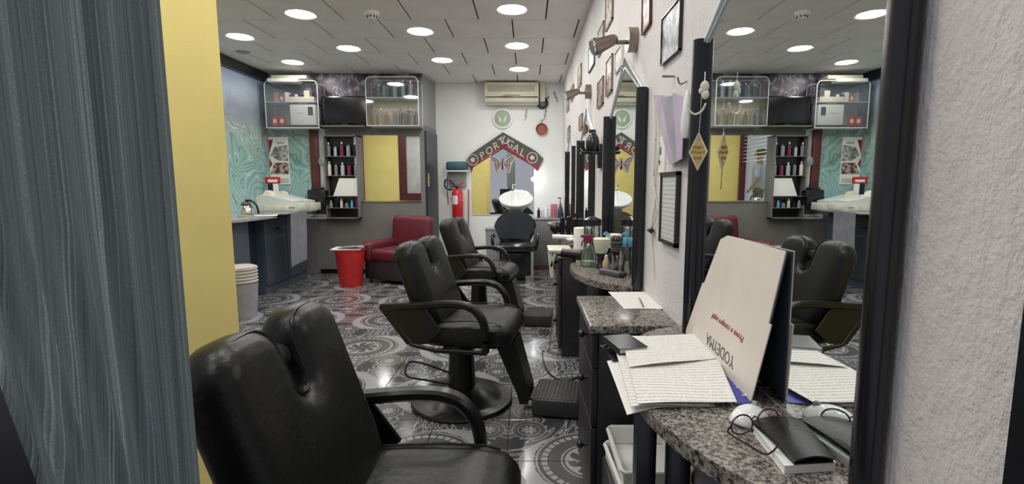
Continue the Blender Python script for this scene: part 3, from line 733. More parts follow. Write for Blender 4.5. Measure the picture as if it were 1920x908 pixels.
p = at(1094, 460, Y=2.98); t = thing('hair_dryer', 'black hair dryer with chrome ring hanging at the console end', 'hair dryer', (.26, 2.95, Z2 + .045), 2.6)
B().cyl((-.07, 0, 0), (.05, 0, 0), .034, .030).sph((-.07, 0, 0), (.028, .034, .034)).bar([(-.02, 0, -.02), (-.03, .02, -.04)], .03, .03).obj('body', M_BLACK, t); B().cyl((.05, 0, 0), (.075, 0, 0), .033, .03).obj('nozzle', M_CHR, t)
# ================================================================ CONSOLE 3
zc3 = .785
tag(B().cyl((-.0, -.09, 0), (0, .09, 0), .022, n=14).obj('rolled_towel', M_WPL, None, (.30, 4.12, zc3 + .022), (0, 0, 1.2)), 'rolled white towel lying on the third console', 'towel')
tag(B().box(-.07, .07, -.04, .04, 0, .02, .008).obj('folded_towel', M_WPL, None, (.40, 4.05, zc3), (0, 0, .4)), 'folded white towel flat on the third console', 'towel')
tag(B().box(-.10, .10, -.05, .05, 0, .012, .004).obj('tray', M_BLACK, None, (.34, 4.42, zc3), (0, 0, .9)), 'flat black tray on the third console', 'tray')
def bottle(name, loc, r, h, m, capm, label, cat='bottle', group=None, neck=.35, tall=.2):
    t = thing(name, label, cat, loc, 0, group)
    B().lathe([(0, 0), (r * .95, 0), (r, r * .15), (r, h * (1 - tall) - r * .4), (r * neck, h * (1 - tall)), (r * neck, h * .9), (0, h * .9)], n=14).obj('bottle', m, t)
    B().lathe([(0, h * .86), (r * neck * 1.25, h * .86), (r * neck * 1.2, h), (0, h)], n=12).obj('cap', capm, t); return t
for i, (x, y, h) in enumerate([(.33, 4.62, .20), (.38, 4.50, .22), (.42, 4.36, .21), (.46, 4.24, .22)]):
    bottle('bottle', (x, y, zc3), .022, h, M_BLACK, M_BLACK, ['black bottle at the far left of four on the third console', 'black bottle second from left on the third console', 'black bottle third from left on the third console', 'black bottle nearest the mirror post on the third console'][i], group='black bottles on the third console')
t = thing('hair_dryer', 'round black hair dryer at the far end of the third console', 'hair dryer', (.27, 4.62, zc3 + .06), .4)
B().sph((0, 0, 0), (.06, .05, .055)).cyl((0, 0, 0), (.11, 0, .01), .035, .03).bar([(-.01, 0, -.03), (-.02, 0, -.058)], .03, .03).obj('body', M_BLACK, t)
B().cyl((.105, 0, .01), (.125, 0, .012), .033).obj('nozzle', M_MET, t)
# white tray trolley between
t = thing('tool_tray', 'white plastic tray with angled legs beside the third console', 'tray', (.20, 3.62, 0))
B().box(-.05, .12, -.14, .14, .765, .785, .006).obj('top', M_CREAM, t)
B().bar([(-.04, -.12, .765), (-.02, -.12, .58)], .012, .03).bar([(.0, -.12, .765), (-.03, -.12, .66)], .012, .02).obj('bracket', M_CREAM, t)
# wall-hung black hood dryer between mirror 2 and 3
q = at(1124, 278, X=.47); t = thing('hood_dryer', 'black hood dryer on a wall arm between second and third mirrors', 'hair dryer', (XR, 3.56, q.z))
B().box(-.03, 0, -.05, .05, -.12, .05, .006).obj('bracket', M_BLACK, t)
B().bar([(-.02, 0, 0), (-.12, 0, .0), (-.14, 0, .03)], .05, .03).obj('arm', M_BLACK, t)
B().sph((-.065, 0, .05), (.05, .065, .085)).obj('hood', M_BLACK, t); B().box(-.15, -.03, -.06, .06, -.02, .0, .006).obj('shelf', M_BLACK, t)
# cord on the floor
pts = [(.30, 4.3, .70), (.27, 4.25, .45), (.22, 4.0, .2), (.16, 3.6, .01), at(1017, 660, Z=.006), at(1024, 690, Z=.006), at(1042, 710, Z=.006), at(1066, 714, Z=.006), at(1085, 706, Z=.006)]
tag(B().tube(smooth_path(pts, 8), .005, 6).obj('power_cord', M_BLACK), 'thin black cord hanging from the third console and curling on the tiles', 'cord')
# ================================================================ WALL: PICTURES, LAMPS, HANGERS
def picture(pa, pb_, ya, yb, label, m, frame=M_BRONZE, fr=.008, th=.012, tilt=0):
    """px of far and near edge; pixel heights of top (at far edge) and bottom (at near edge)"""
    a = at(pa, yb, X=XR - .012); b_ = at(pb_, ya, X=XR - .012); z1 = b_.z; z0 = a.z; y0, y1 = b_.y, a.y
    if z1 - z0 < .12: z0 = z1 - .12
    c = Vector((XR - .002, (y0 + y1) / 2, (z0 + z1) / 2)); hw = (y1 - y0) / 2; hh = (z1 - z0) / 2
    t = thing('wall_picture', label, 'picture', c)
    t.rotation_euler = (tilt, 0, 0)
    b = B(); 
    b.box(-th, 0, -hw, hw, -hh, -hh + fr).box(-th, 0, -hw, hw, hh - fr, hh).box(-th, 0, -hw, -hw + fr, -hh, hh).box(-th, 0, hw - fr, hw, -hh, hh); b.obj('frame', frame, t, smooth=False)
    B().box(-th * .6, -.001, -hw + fr, hw - fr, -hh + fr, hh - fr).obj('print', m, t, smooth=False); return t
picture(1238, 1276, -8, 124, 'grey photograph in thin black frame, largest and nearest on the wall', M_PHO2, M_BLACK, .004)
picture(1202, 1220, -60, 66, 'red brown portrait picture above the nearest lamp, second from the camera', M_PHO1, M_WOODR, .006, tilt=-.06)
picture(1134, 1148, -30, 60, 'tall red brown picture cut by the top edge, left of the nearest lamp', M_PHO1)
picture(1120, 1131, 38, 108, 'grey framed portrait with oval mount, left of the nearest lamp', M_PHO2)
picture(1103, 1114, 70, 138, 'pale wide picture in thin frame above the second lamp', M_WHITE, M_INK, .005)
picture(1083, 1089, 118, 168, 'slim framed picture above and left of the second lamp', M_PHO1)
picture(1070, 1075, 157, 192, 'small dark framed picture near the back corner, upper', M_PHO1)
picture(1062, 1066, 172, 212, 'narrow framed picture closest to the back corner', M_PHO2)
picture(1135, 1147, 100, 182, 'framed photo with white top and red bottom under the nearest lamp', M_PHO1)
picture(1119, 1130, 142, 205, 'red brown framed picture above the black hood dryer', M_PHO1)
picture(1152, 1165, 82, 130, 'pale unframed photo just below the nearest lamp', M_PHO2, M_PAPER, .004)
picture(1085, 1091, 212, 246, 'small framed picture below the second lamp', M_PHO1)
picture(1064, 1068, 235, 268, 'lowest small framed picture near the back corner', M_PHO1, M_INK)
def wall_lamp(px, py, label):
    c = at(px, py, X=XR - .03); t = thing('wall_spotlight', label, 'wall lamp', (XR, c.y, c.z), 0, 'bronze spotlights over the mirrors')
    B().cyl((-.045, 0, 0), (0, 0, 0), .058, n=32).obj('base', M_BRONZE, t)
    B().cyl((-.04, 0, -.01), (-.12, 0, -.012), .010).sph((-.12, 0, -.012), .016).obj('arm', M_BRONZE, t)
    d = Vector((-.85, -.1, -.35)).normalized(); o_ = Vector((-.115, 0, -.0))
    B().cyl(o_, o_ + d * .10, .026, .040).sph(o_, (.026, .026, .026)).obj('head', M_BRONZE, t)
    B().cyl(o_ + d * .098, o_ + d * .112, .034, .036).obj('bulb_ring', M_CHR, t); return t
wall_lamp(1182, 75, 'bronze wall spotlight nearest the camera, above the peaked mirror with the scarf')
wall_lamp(1101, 172, 'bronze wall spotlight farther away, above the third mirror')
# lilac paper sheaf on a nail
q = at(1228, 180, X=XR - .02); q1 = at(1272, 180, X=XR - .02); t = thing('paper_sheaf', 'sheaf of long lilac and grey papers hanging from a wall nail', 'papers', (XR, (q.y + q1.y) / 2, q.z))
for k, (pg, m) in enumerate([([(1225, 178), (1262, 180), (1275, 304), (1256, 308), (1244, 262)], M_LIL), ([(1240, 184), (1270, 178), (1277, 300), (1264, 306)], mat('grey_lilac_paper', (.36, .32, .38), .8)), ([(1262, 174), (1284, 182), (1279, 298), (1270, 302)], M_LIL)]):
    vs = [at(x_, y_, X=XR - .014 - k * .008) - t.location for x_, y_ in pg]
    B().prism([(v.y, v.z) for v in vs], YZ, -.016 - k * .008, -.013 - k * .008).obj('sheet', m, t, smooth=False)
B().cyl((-.045, -.035, .035), (0, -.035, .035), .004).obj('nail', M_BRONZE, t)
p = at(1285, 250, X=XR - .05)
t = thing('plastic_bag', 'white translucent plastic bag hanging beside the lilac papers', 'bag', (XR - .030, 1.575, at(1287, 180, X=XR).z))
B().lathe([(0, -.15), (.018, -.148), (.026, -.13), (.028, -.10), (.020, -.06), (.018, -.03), (.006, 0), (0, 0)], n=14, sx=.6, sy=1.1).obj('bag', mat('translucent_white', (.72, .72, .70), .4), t)
hk = B().tube(smooth_path([(0, 0, .01), (-.02, 0, 0), (-.03, -.005, .01), (-.034, -.01, .02)], 4), .003, 6).obj('wall_hook', M_BRONZE, None, (XR, at(1288, 158, X=XR).y, at(1288, 158, X=XR).z)); tag(hk, 'small bronze hook on the wall above the plastic bag', 'hook')
# framed list
picture(1236, 1272, 321, 452, 'black framed printed price list below the lilac papers', M_LIST, M_BLACK, .014, .014)['category'] = 'frame'
# small white notes card behind sheaf
q = at(1240, 290, X=XR - .004); tag(B().box(-.004, 0, -.05, .05, -.07, .07).obj('note_card', M_PAPER, None, (XR, q.y, q.z)), 'white note card with a heart and stamps partly behind the lilac papers', 'card')
nc = bpy.data.objects['note_card']
B().prism([(0, -.012), (.012, .002), (.006, .009), (0, .004), (-.006, .009), (-.012, .002)], YZ, -.0055, -.004).obj('heart', M_INK, nc, (0, .02, -.03), smooth=False); B().box(-.0055, -.004, -.01, .008, .0, .03).obj('stamp', M_INK, nc, (0, .012, .0))
# cables down the wall between lilac papers and mirror 2
pts = [at(1228, 195, X=XR - .006), at(1229, 260, X=XR - .006), at(1226, 330, X=XR - .006), at(1229, 380, X=XR - .006), at(1222, 432, X=XR - .006), at(1226, 520, X=XR - .006)]
tag(B().tube(smooth_path(pts, 6), .003, 6).obj('wall_cable', M_CREAM), 'thin cream cable running down the wall beside the second mirror post', 'cable')
pts = [at(1232, 200, X=XR - .006), at(1236, 280, X=XR - .006), at(1228, 350, X=XR - .006), at(1233, 400, X=XR - .006), at(1221, 430, X=XR - .012)]
o = B().tube(smooth_path(pts, 6), .0025, 6); c_ = at(1221, 432, X=XR - .014); o = o.obj('wall_cable', M_CREAM); tag(o, 'thin cream cable ending in a small black plug on the wall', 'cable')
B().sph(c_, (.010, .014, .014)).box(c_.x - .012, c_.x + .008, c_.y - .02, c_.y + .02, c_.z - .006, c_.z + .004, .002).obj('plug', M_BLACK, o)
# diamond sign hung on the mirror post
q = at(1309, 285, X=.483); t = thing('diamond_sign', 'gilt diamond shaped sign reading Magic Wizard, hung on the mirror post', 'sign', q, -.62); t.scale = (.62, .62, .62)
B().prism([(0, -.085), (.042, 0), (0, .09), (-.042, 0)], XZ, -.003, .003).obj('board', M_CREAM, t, smooth=False)
B().prism([(0, -.075), (.036, 0), (0, .08), (-.036, 0)], XZ, -.0045, -.003).obj('face', M_GOLD, t, smooth=False)
for s_, z_ in (('Magic', .022), ('Wizard', -.002), ('BAR', -.028)): text(s_, 'lettering', .021, mat('dark_gold_ink', (.20, .12, .02), .6), t, (0, -.0052, z_), (PI / 2, 0, 0), .0004)
B().tube(smooth_path([(0, 0, .088), (.004, 0, .16), (.002, .01, .25), (.01, .02, .33)], 5), .0018, 5).obj('string', M_CHR, t)
B().tube([(0, 0, -.085), (.002, 0, -.17)], .0015, 5).obj('tassel', M_BLACK, t)
q = at(1321, 170, X=.475); t = thing('shell_ornament', 'pale shell shaped ornament hung on the mirror post above the diamond sign', 'ornament', q, -.5); t.scale = (.7, .7, .7)
B().sph((0, 0, .015), (.017, .007, .022)).sph((.004, 0, -.015), (.014, .007, .018)).sph((-.012, 0, 0), (.01, .006, .012)).obj('body', M_CREAM, t)
B().tube([(0, 0, .035), (0, 0, .07)], .0015, 5).obj('string', M_CHR, t)
o = B().tube(smooth_path([(.01, 0, .02), (-.0, 0, .0), (-.018, 0, -.008), (-.034, 0, .004), (-.038, 0, .02)], 5), .003, 6).obj('hook', M_CREAM, None, at(1316, 208, X=.478), (0, 0, -.5)); tag(o, 'curved pale hook above the diamond sign', 'hook')
# ================================================================ WARDROBE UNIT AND DISPLAY WALL (Y = YU plane)
def U(px, py, d=0.0): return at(px, py, Y=YU - d)
t = thing('wardrobe', 'dark grey laminate wardrobe wall unit with mirror and navy side door', 'wardrobe', (0, 0, 0))
xr = -1.425
b = B().prism([(-2.93, YU), (xr, YU), (-1.37, YB - .01), (-2.93, YB - .01)], XY, .06, 2.06)
b.box(-3.30, -2.93, YU - .03, YU + .05, .0, .935)
b.obj('body', M_GREY, t, smooth=False)
B().box(-3.3, xr - .02, YU + .02, YU + .1, 0, .06).obj('plinth', M_BLACK, t, smooth=False)
sd = (Vector((-1.37, YB, 0)) - Vector((xr, YU, 0))).normalized(); nn = Vector((sd.y, -sd.x, 0))
def side(u, v, w): p = Vector((xr, YU, 0)) + sd * u + nn * w; return (p.x, p.y, v)
dr = B().prism([(.05, .07), (.62, .07), (.62, 1.99), (.05, 1.99)], side, .002, .022).obj('door', M_NAVY, t, smooth=False)
B().prism([(.075, 1.22), (.095, 1.22), (.095, 1.40), (.075, 1.40)], side, .022, .045).obj('handle', M_CHR, dr, smooth=False)
a, c = U(670, 376), U(787, 254)
B().box(a.x, c.x, YU - .012, YU, a.z, c.z).obj('mirror', M_MIR, t, smooth=False)
B().box(a.x - .012, a.x, YU - .016, YU, a.z - .01, c.z + .01).box(a.x, c.x, YU - .016, YU, a.z - .018, a.z).obj('mirror_edge', M_CHR, t, smooth=False)
# upper section above the wardrobe
t = thing('upper_cupboard', 'collage printed boxed section above the wardrobe, up to the ceiling', 'cupboard', (0, 0, 0))
B().prism([(-2.93, YU + .005), (xr, YU + .005), (-1.37, YB - .01), (-2.93, YB - .01)], XY, 2.062, H - .002).obj('body', M_GREY2, t, smooth=False)
a, c = U(600, 236), U(686, 137); B().box(-2.93, c.x, YU - .006, YU + .004, a.z + .30, H - .004).obj('collage_print', M_COLL, t, smooth=False)
B().box(c.x, xr - .004, YU - .006, YU + .004, U(700, 190).z, H - .004).obj('collage_print', M_COLL, t, smooth=False)
B().box(c.x, xr - .004, YU - .006, YU + .004, a.z, U(700, 190).z).obj('cream_back_panel', M_CREAM, t, smooth=False)
B().box(U(600, 200).x, c.x, YU - .006, YU + .004, a.z, a.z + .30).obj('grey_back_panel', mat('beige_grey_laminate', (.30, .30, .24), .5), t, smooth=False)
# product niche
a, c = U(613, 410, .12), U(668, 254, .12)
t = thing('product_niche', 'dark glazed niche with shelves of salon products, left of the wardrobe mirror', 'shelf', ((a.x + c.x) / 2, YU, a.z))
W = (c.x - a.x) / 2; Hn = c.z - a.z
B().box(-W, W, -.125, -.12 + .001, 0, 0.001).obj('lip', M_BLACK, t)
fr = B().box(-W, -W + .012, -.13, 0, 0, Hn).box(W - .012, W, -.13, 0, 0, Hn).box(-W, W, -.13, 0, Hn - .012, Hn).box(-W, W, -.13, 0, 0, .012); fr.obj('frame', M_GREY, t, smooth=False)
B().box(-W, W, -.004, -.001, 0, Hn).obj('back_panel', M_BLACK, t, smooth=False)
zsh = [.14, .30, .58, .84]
for z in zsh: B().box(-W + .012, W - .012, -.12, -.005, z, z + .008).obj('shelf', M_GREY, t, smooth=False)
B().prism([(-.13, .31), (W - .014, .31), (W - .014, .55), (-.04, .55)], XZ, -.10, -.02).obj('white_counter_card', M_WPL, t, smooth=False)
random.seed(3)
pc = [M_WPL, M_GREY2, M_BLACK, M_CREAM, M_CHR, mat('frosted_bottle', (.45, .47, .50), .3)]
M_SILB = mat('dull_bottle', (.22, .22, .24), .35)
pn = {0: ('bottom', 6), 1: ('second', 0), 2: ('third', 5), 3: ('top', 5)}
wds = ['far left', 'left', 'middle left', 'middle right', 'right', 'far right']
def small_bottle(x, y, z, h, r, m, cm, lab, grp):
    bottle('product_bottle', (x, y, z), r, h, m, cm, lab, 'bottle', grp)
x0 = (a.x + c.x) / 2
for sidx, (nm, n) in pn.items():
    for k in range(n):
        x = x0 - W + .045 + k * (2 * W - .09) / max(1, n - 1); m = [M_GREY2, M_BLACK, M_CREAM, M_SILB, pc[5], M_PURP][(k + sidx) % 6]
        if sidx == 0 and k == 4: m = M_LBLUE
        small_bottle(x, YU - .065, a.z + zsh[sidx] + .008, .10 + .07 * random.random() + (.03 if sidx > 1 else -.02), .020 + .008 * random.random(), m, M_BLACK if k % 2 else M_WPL,
                     f'{wds[k]} product bottle on the {nm} shelf of the dark niche', 'bottles in the product niche')
# light blue bottle pair
# framed strip left of niche
a, c = U(588, 372), U(597, 238); tag(B().box(a.x, c.x, YU - .05, YU - .002, a.z, c.z, .004).obj('wooden_post', M_WOODR), 'red brown wooden post between mural and mirror strip', 'post')
a, c = U(598, 372), U(609, 240); tag(B().box(a.x, c.x, YU - .012, YU - .002, a.z, c.z).obj('mirror_strip', mat('pale_strip', (.5, .5, .52), .3), smooth=False), 'narrow pale glazed strip beside the red brown post', 'panel')
p = U(603, 303, .15); t = thing('hand_mirror', 'small grey green oval mirror on a thin stem before the pale strip', 'mirror', p)
B().sph((0, 0, 0), (.045, .012, .065)).obj('head', mat('grey_green_glass', (.16, .22, .20), .3), t); B().cyl((.0, 0, -.30), (0, 0, -.06), .005).obj('stem', M_EDGE, t)
a, c = U(577, 386, .2), U(608, 356, .2)
tag(B().box(a.x, c.x, YU - .20, YU - .05, a.z, c.z, .015).box(a.x + .05, c.x - .05, YU - .19, YU - .06, c.z, c.z + .03, .008).obj('receipt_printer', M_BLACK), 'black boxy printer on the counter beside the second register', 'printer')
a, c = U(575, 411, .04), U(614, 402, .04); o = tag(B().box(a.x, c.x, YU - .036, YU - .03, a.z, c.z).obj('door_sign', M_WPL, smooth=False), 'small white sign with black capitals on the dark grey panel', 'sign')
text('RESERVADO AO PESSOAL', 'lettering', .021, M_BLACK, o, ((a.x + c.x) / 2, YU - .037, (a.z + c.z) / 2), (PI / 2, 0, 0), .0004, sx=.85)
# television
a, c = U(605, 231, .14), U(684, 180, .14); t = thing('television', 'black flat television on the upper ledge, between white case and clear case', 'television', ((a.x + c.x) / 2, YU - .14, a.z))
w2 = (c.x - a.x) / 2; h2 = c.z - a.z
B().box(-w2, w2, 0, .06, 0, h2, .006).obj('housing', M_BLACK, t); B().box(-w2 + .02, w2 - .02, -.002, .001, .035, h2 - .02).obj('screen', mat('dark_screen', (.012, .012, .013), .12), t, smooth=False)
B().box(-.04, .04, .01, .05, -.03, 0).box(-.14, .14, -.05, .10, -.04, -.028, .004).obj('stand', M_BLACK, t)
tag(B().box(a.x - .02, c.x, YU - .22, YU - .008, a.z - .052, a.z - .041).obj('ledge', M_GREY, smooth=False), 'thin dark ledge under the television', 'shelf')
# clear acrylic cases
def case(x0, x1, z0, z1, dep, shelf, label):
    t = thing('display_case', label, 'display case', ((x0 + x1) / 2, YU - .008, z0)); w = (x1 - x0) / 2; h = z1 - z0
    P_ = [(-w, 0), (-w, h - .05), (-w + .02, h - .015), (-w + .05, h), (w - .05, h), (w - .02, h - .015), (w, h - .05), (w, 0)]
    B().tube([(x, -dep, z) for x, z in P_], .007, 6, closed=True, up=(0, 1, 0)).obj('edge_frame', M_EDGE, t)
    B().tube([(x, -.01, z) for x, z in P_], .005, 6, closed=True, up=(0, 1, 0)).obj('rear_frame', M_EDGE, t)
    B().box(-w, w, -dep - .002, -dep, 0, h - .02).obj('front_pane', M_CLEAR, t, smooth=False)
    B().box(-w - .001, -w + .001, -dep, 0, 0, h - .04).box(w - .001, w + .001, -dep, 0, 0, h - .04).obj('side_pane', M_CLEAR, t, smooth=False)
    for z in [0] + shelf: B().box(-w + .004, w - .004, -dep, 0, z, z + .008).obj('shelf', M_EDGE, t, smooth=False)
    return t
a, c = U(688, 236, .26), U(783, 144, .26); case(a.x, c.x, a.z, c.z, .25, [.36], 'clear acrylic display case of bottles, right of the television')
za = a.z
M_BLB = mat('blue_bottle', (.05, .17, .26), .25); M_SIL = mat('silver_bottle', (.42, .43, .43), .3, .3); M_PBL = mat('pale_blue_bottle', (.35, .45, .52), .3); M_NVB = mat('navy_bottle', (.03, .05, .11), .3)
top = [(742, M_PBL, .19, 0), (720, M_PBL, .17, 0), (728, M_BLB, .15, 0), (735, M_BLB, .16, 1), (750, M_NVB, .18, 0), (757, M_PBL, .19, 0), (764, M_NVB, .16, 0), (771, M_PBL, .18, 0), (712, M_BLB, .13, 0)]
for k, (px, m, h, q) in enumerate(sorted(top, key=lambda r: r[0])):
    x = U(px, 180, .13).x; small_bottle(x, YU - .13 + (.03 if k % 2 else -.03), za + .368, h + .05, .026, m, [M_WPL, M_NVB, M_CHR][k % 3], ['farthest left', 'second', 'third', 'fourth', 'fifth, middle', 'sixth', 'seventh', 'eighth', 'farthest right'][k] + ' bottle on the upper shelf of the clear case by the television', 'bottles on the upper shelf of the clear case')
for k, px in enumerate((692, 702, 716, 724, 742, 750, 758, 765, 772, 779)):
    x = U(px, 225, .13).x; small_bottle(x, YU - .13 + (.03 if k % 2 else -.03), za + .008, .20 + .02 * (k % 3), .025, M_SIL if k % 3 else M_GREY2, M_GREY2 if k % 2 else M_CHR, ['farthest left', 'second', 'third', 'fourth', 'fifth', 'sixth', 'seventh', 'eighth', 'ninth', 'farthest right'][k] + ' silver bottle on the lower shelf of the clear case', 'silver bottles on the lower shelf of the clear case')
a, c = U(500, 240, .26), U(594, 151, .26); case(a.x, c.x, a.z, c.z, .25, [.33], 'clear acrylic display case in the corner, holding boxes and the white cabinet'); zb_ = a.z
# white cabinet
a, c = U(545, 234, .245), U(591, 196, .245); t = thing('white_cabinet', 'white boxy cabinet with small dark picture and lettering, left of the television', 'cabinet', ((a.x + c.x) / 2, YU - .245, a.z)); w2 = (c.x - a.x) / 2; h2 = c.z - a.z
B().box(-w2, w2, 0, .23, 0, h2, .004).obj('body', M_WPL, t)
B().box(-w2, w2, 0, .23, h2 + .002, h2 + .02).obj('burgundy_strip', mat('burgundy_strip', (.10, .03, .04), .5), t, smooth=False)
text('EXPOSITOR DE CORTE', 'lettering', .016, M_WPL, t, (0, -.001, h2 + .011), (PI / 2, 0, 0), .0003, sx=.8)
B().box(-w2 - .005, w2 - .01, 0, .23, h2 + .022, h2 + .10, .004).obj('top_box', M_CREAM, t)
B().box(w2 - .10, w2 - .035, -.002, 0, .12, .23).obj('dark_print', M_BLACK, t, smooth=False)
text('barbearia', 'lettering', .022, M_INK, t, (-.03, -.001, .15), (PI / 2, 0, 0), .0003)
# boxes on the corner shelf
def pbox(px0, px1, py0, py1, d, m, name, label, cat='box', dep=.07, mark=None):
    a, c = U(px0, py1, d), U(px1, py0, d); t = B().box(a.x, c.x, YU - d, YU - d + dep, a.z, c.z, .002).obj(name, m, smooth=False); tag(t, label, cat)
    if mark:
        mm, kk = mark; w = c.x - a.x; h = c.z - a.z
        B().prism([(a.x + w * .5 + math.cos(i * PI / 4) * w * .3, a.z + h * .5 + math.sin(i * PI / 4) * h * .25) for i in range(8)], XZ, YU - d - .001, YU - d).obj('printed_mark', mm, t, smooth=False)
    return t
pbox(510, 521, 218, 236, .24, M_RPL, 'product_box', 'left red box with white mark on the lower corner shelf', mark=(M_WPL, 0))
pbox(523, 534, 218, 236, .24, M_RPL, 'product_box', 'right red box with white mark on the lower corner shelf', mark=(M_WPL, 0))
pbox(515, 522, 174, 192, .22, mat('kraft_box', (.45, .32, .16), .6), 'product_box', 'tall kraft brown box at the left of the upper corner shelf')
pbox(523.5, 533, 177, 192, .22, mat('orange_stripe_box', (.42, .12, .06), .6), 'product_box', 'orange patterned box beside the kraft box', mark=(M_CREAM, 0))
pbox(534.5, 541, 173, 192, .22, M_WPL, 'product_box', 'narrow white box beside the orange patterned box')
pbox(543, 551, 177, 182, .24, mat('dark_red_box', (.15, .02, .04), .5), 'product_box', 'dark red box on top of the white cabinet, left')
pbox(552.5, 558, 177, 182, .24, M_WPL, 'product_box', 'tiny white box on top of the white cabinet, middle')
pbox(559, 569, 177, 182, .24, mat('navy_box', (.03, .03, .07), .5), 'product_box', 'navy box on top of the white cabinet')
pbox(570, 580, 170, 182, .24, M_CREAM, 'product_box', 'square cream box on top of the white cabinet, right')
pbox(536, 543, 216, 235, .24, mat('olive_box', (.20, .20, .12), .6), 'product_box', 'olive patterned small box between the red boxes and white cabinet')
a, c = U(499, 149, .3), U(556, 143, .3); t = thing('emergency_light', 'long white emergency lamp at the ceiling corner above the clear case', 'lamp', (a.x, YU - .3, c.z - .07))
B().box(0, c.x - a.x, 0, .16, 0, .05, .015, 3).obj('cover', M_WPL, t); B().box(.03, c.x - a.x + .1, .06, .28, .05, .10, .01).obj('housing', M_CREAM, t)
# calendar poster
a, c = U(493, 346), U(540, 257); t = thing('wall_calendar', 'red and white wall calendar with grey photos, hanging on the mural', 'calendar', ((a.x + c.x) / 2, YU - .002, a.z)); w2 = (c.x - a.x) / 2; h2 = c.z - a.z
def cp(x, y): return ((x - .5) * 2 * w2, (1 - y) * h2)
B().box(-w2, w2, -.006, 0, 0, h2).obj('sheet', M_PAPER, t, smooth=False)
B().prism([cp(.02, .06), cp(.47, .06), cp(.28, .40), cp(.40, .57), cp(.25, .70), cp(.02, .70)], XZ, -.008, -.006).obj('red_field', mat('calendar_red', (.28, .02, .035), .5), t, smooth=False)
B().prism([cp(.52, .20), cp(.98, .17), cp(.98, .50), cp(.62, .50), cp(.36, .38)], XZ, -.008, -.006).obj('upper_photo', M_PHO2, t, smooth=False)
B().prism([cp(.48, .54), cp(.98, .54), cp(.98, .78), cp(.30, .78)], XZ, -.008, -.006).obj('lower_photo', M_PHO1, t, smooth=False)
B().tube([(cp(.20, .15)[0] + .035 * math.cos(q), -.009, cp(.2, .15)[1] + .035 * math.sin(q)) for q in [i * PI / 10 for i in range(20)]], .004, 5, closed=True, up=(0, 1, 0)).obj('emblem', M_PAPER, t)
for k in range(7): B().box(*[cp(.06, 0)[0], cp(.24 if k > 2 else .27, 0)[0]], -.0088, -.008, cp(0, .25 + .06 * k)[1] - .004, cp(0, .25 + .06 * k)[1] + .004).obj('text_line', M_PAPER, t, smooth=False)
text('Salão', 'lettering', .055, M_BLACK, t, (cp(.73, .12)[0], -.0065, cp(0, .12)[1]), (PI / 2, 0, 0), .0004)
B().box(-w2 * .85, -.01, -.008, -.006, .02, h2 * .13).box(.01, w2 * .9, -.008, -.006, .02, h2 * .13).obj('month_grid', mat('grid_print', (.5, .52, .5), .8), t, smooth=False)
# ================================================================ LEFT COUNTER
t = thing('counter_cabinet', 'blue grey counter cabinet with small handles, under the cash registers', 'cabinet', (XL, 5.48, 0)); Wc = XL * -1 - 2.975
B().box(0.01, Wc, 0, 1.05, .0, .885).obj('body', M_BLUEG, t, smooth=False)
for y0_, y1_ in ((.01, .51), (.53, 1.03)):
    d = B().box(Wc, Wc + .018, y0_, y1_, .10, .87, .003).obj('door', M_BLUEG, t)
    B().tube(smooth_path([(Wc + .018, y1_ - .25, .74), (Wc + .035, y1_ - .22, .735), (Wc + .03, y1_ - .18, .74)], 4), .008, 6).obj('handle', M_BLACK, d)
B().tube(smooth_path([(.30, -.002, .60), (.32, -.02, .595), (.36, -.018, .60)], 4), .008, 6).obj('handle', M_BLACK, t)
pl = [(0.01, -.95), (.50, -.95)] + [(.50 + .28 * math.sin(i * PI / 12), -.65 + -.30 * math.cos(i * PI / 12)) for i in range(1, 7)] + [(.80, -.1), (.72, 0), (Wc + .03, .25), (Wc + .03, 1.05), (0.01, 1.05)]
B().prism(pl, XY, .885, .912).obj('top', mat('pale_counter_top', (.34, .34, .33), .25), t)
B().box(Wc - .1, Wc + .26, .04, .85, .912, .926, .003).obj('register_board', M_GREY2, t)
B().box(0.01, .66, -.90, -.42, 0, .88).obj('near_body', M_BLUEG, t, smooth=False); B().box(0.01, .50, -.42, 0, .0, .88).obj('recess', M_NAVY, t, smooth=False)
# registers
def register(y, label):
    t = thing('cash_register', label, 'cash register', (-3.21, y, .928), 0, 'pale cash registers on the counter')
    M_RGB = mat('pale_grey_plastic', (.60, .62, .57), .4, var=.03)
    B().box(0, .49, 0, .36, 0, .10, .006).obj('drawer_box', M_RGB, t)
    B().box(.489, .495, .03, .33, .015, .085, .002).box(.10, .47, -.003, 0, .02, .08, .001).obj('drawer_front', mat('pale_drawer', (.66, .65, .55), .4), t)
    B().box(.35, .38, -.005, -.003, .03, .07).obj('sticker', M_WPL, t); B().box(.40, .46, -.005, -.003, .045, .052).obj('slot', M_BLACK, t)
    B().prism([(.0, .102), (.42, .102), (.43, .125), (.30, .150), (.12, .195), (.04, .20), (-.01, .17)], XZ, .03, .33).obj('keyboard_body', M_RGB, t, ang=25)
    k_ = B()
    for i in range(6):
        for j in range(5): 
            x = .16 + i * .036; z = .186 - (x - .12) * .27
            k_.box(x, x + .026, .07 + j * .04, .10 + j * .04, z - .005, z + .006)
    o = k_.obj('keys', mat('grey_keys', (.38, .38, .36), .5), t); o['kind'] = 'stuff'
    B().prism([(.02, .195), (.13, .185), (.11, .235), (.06, .25)], XZ, .12, .24).obj('display', M_CREAM, t); return t
rg = register(5.80, 'pale beige cash register nearest the camera on the counter'); dupat(rg, (-3.27, 6.26, .914), 0, 'pale beige cash register farther back, beside the black printer')
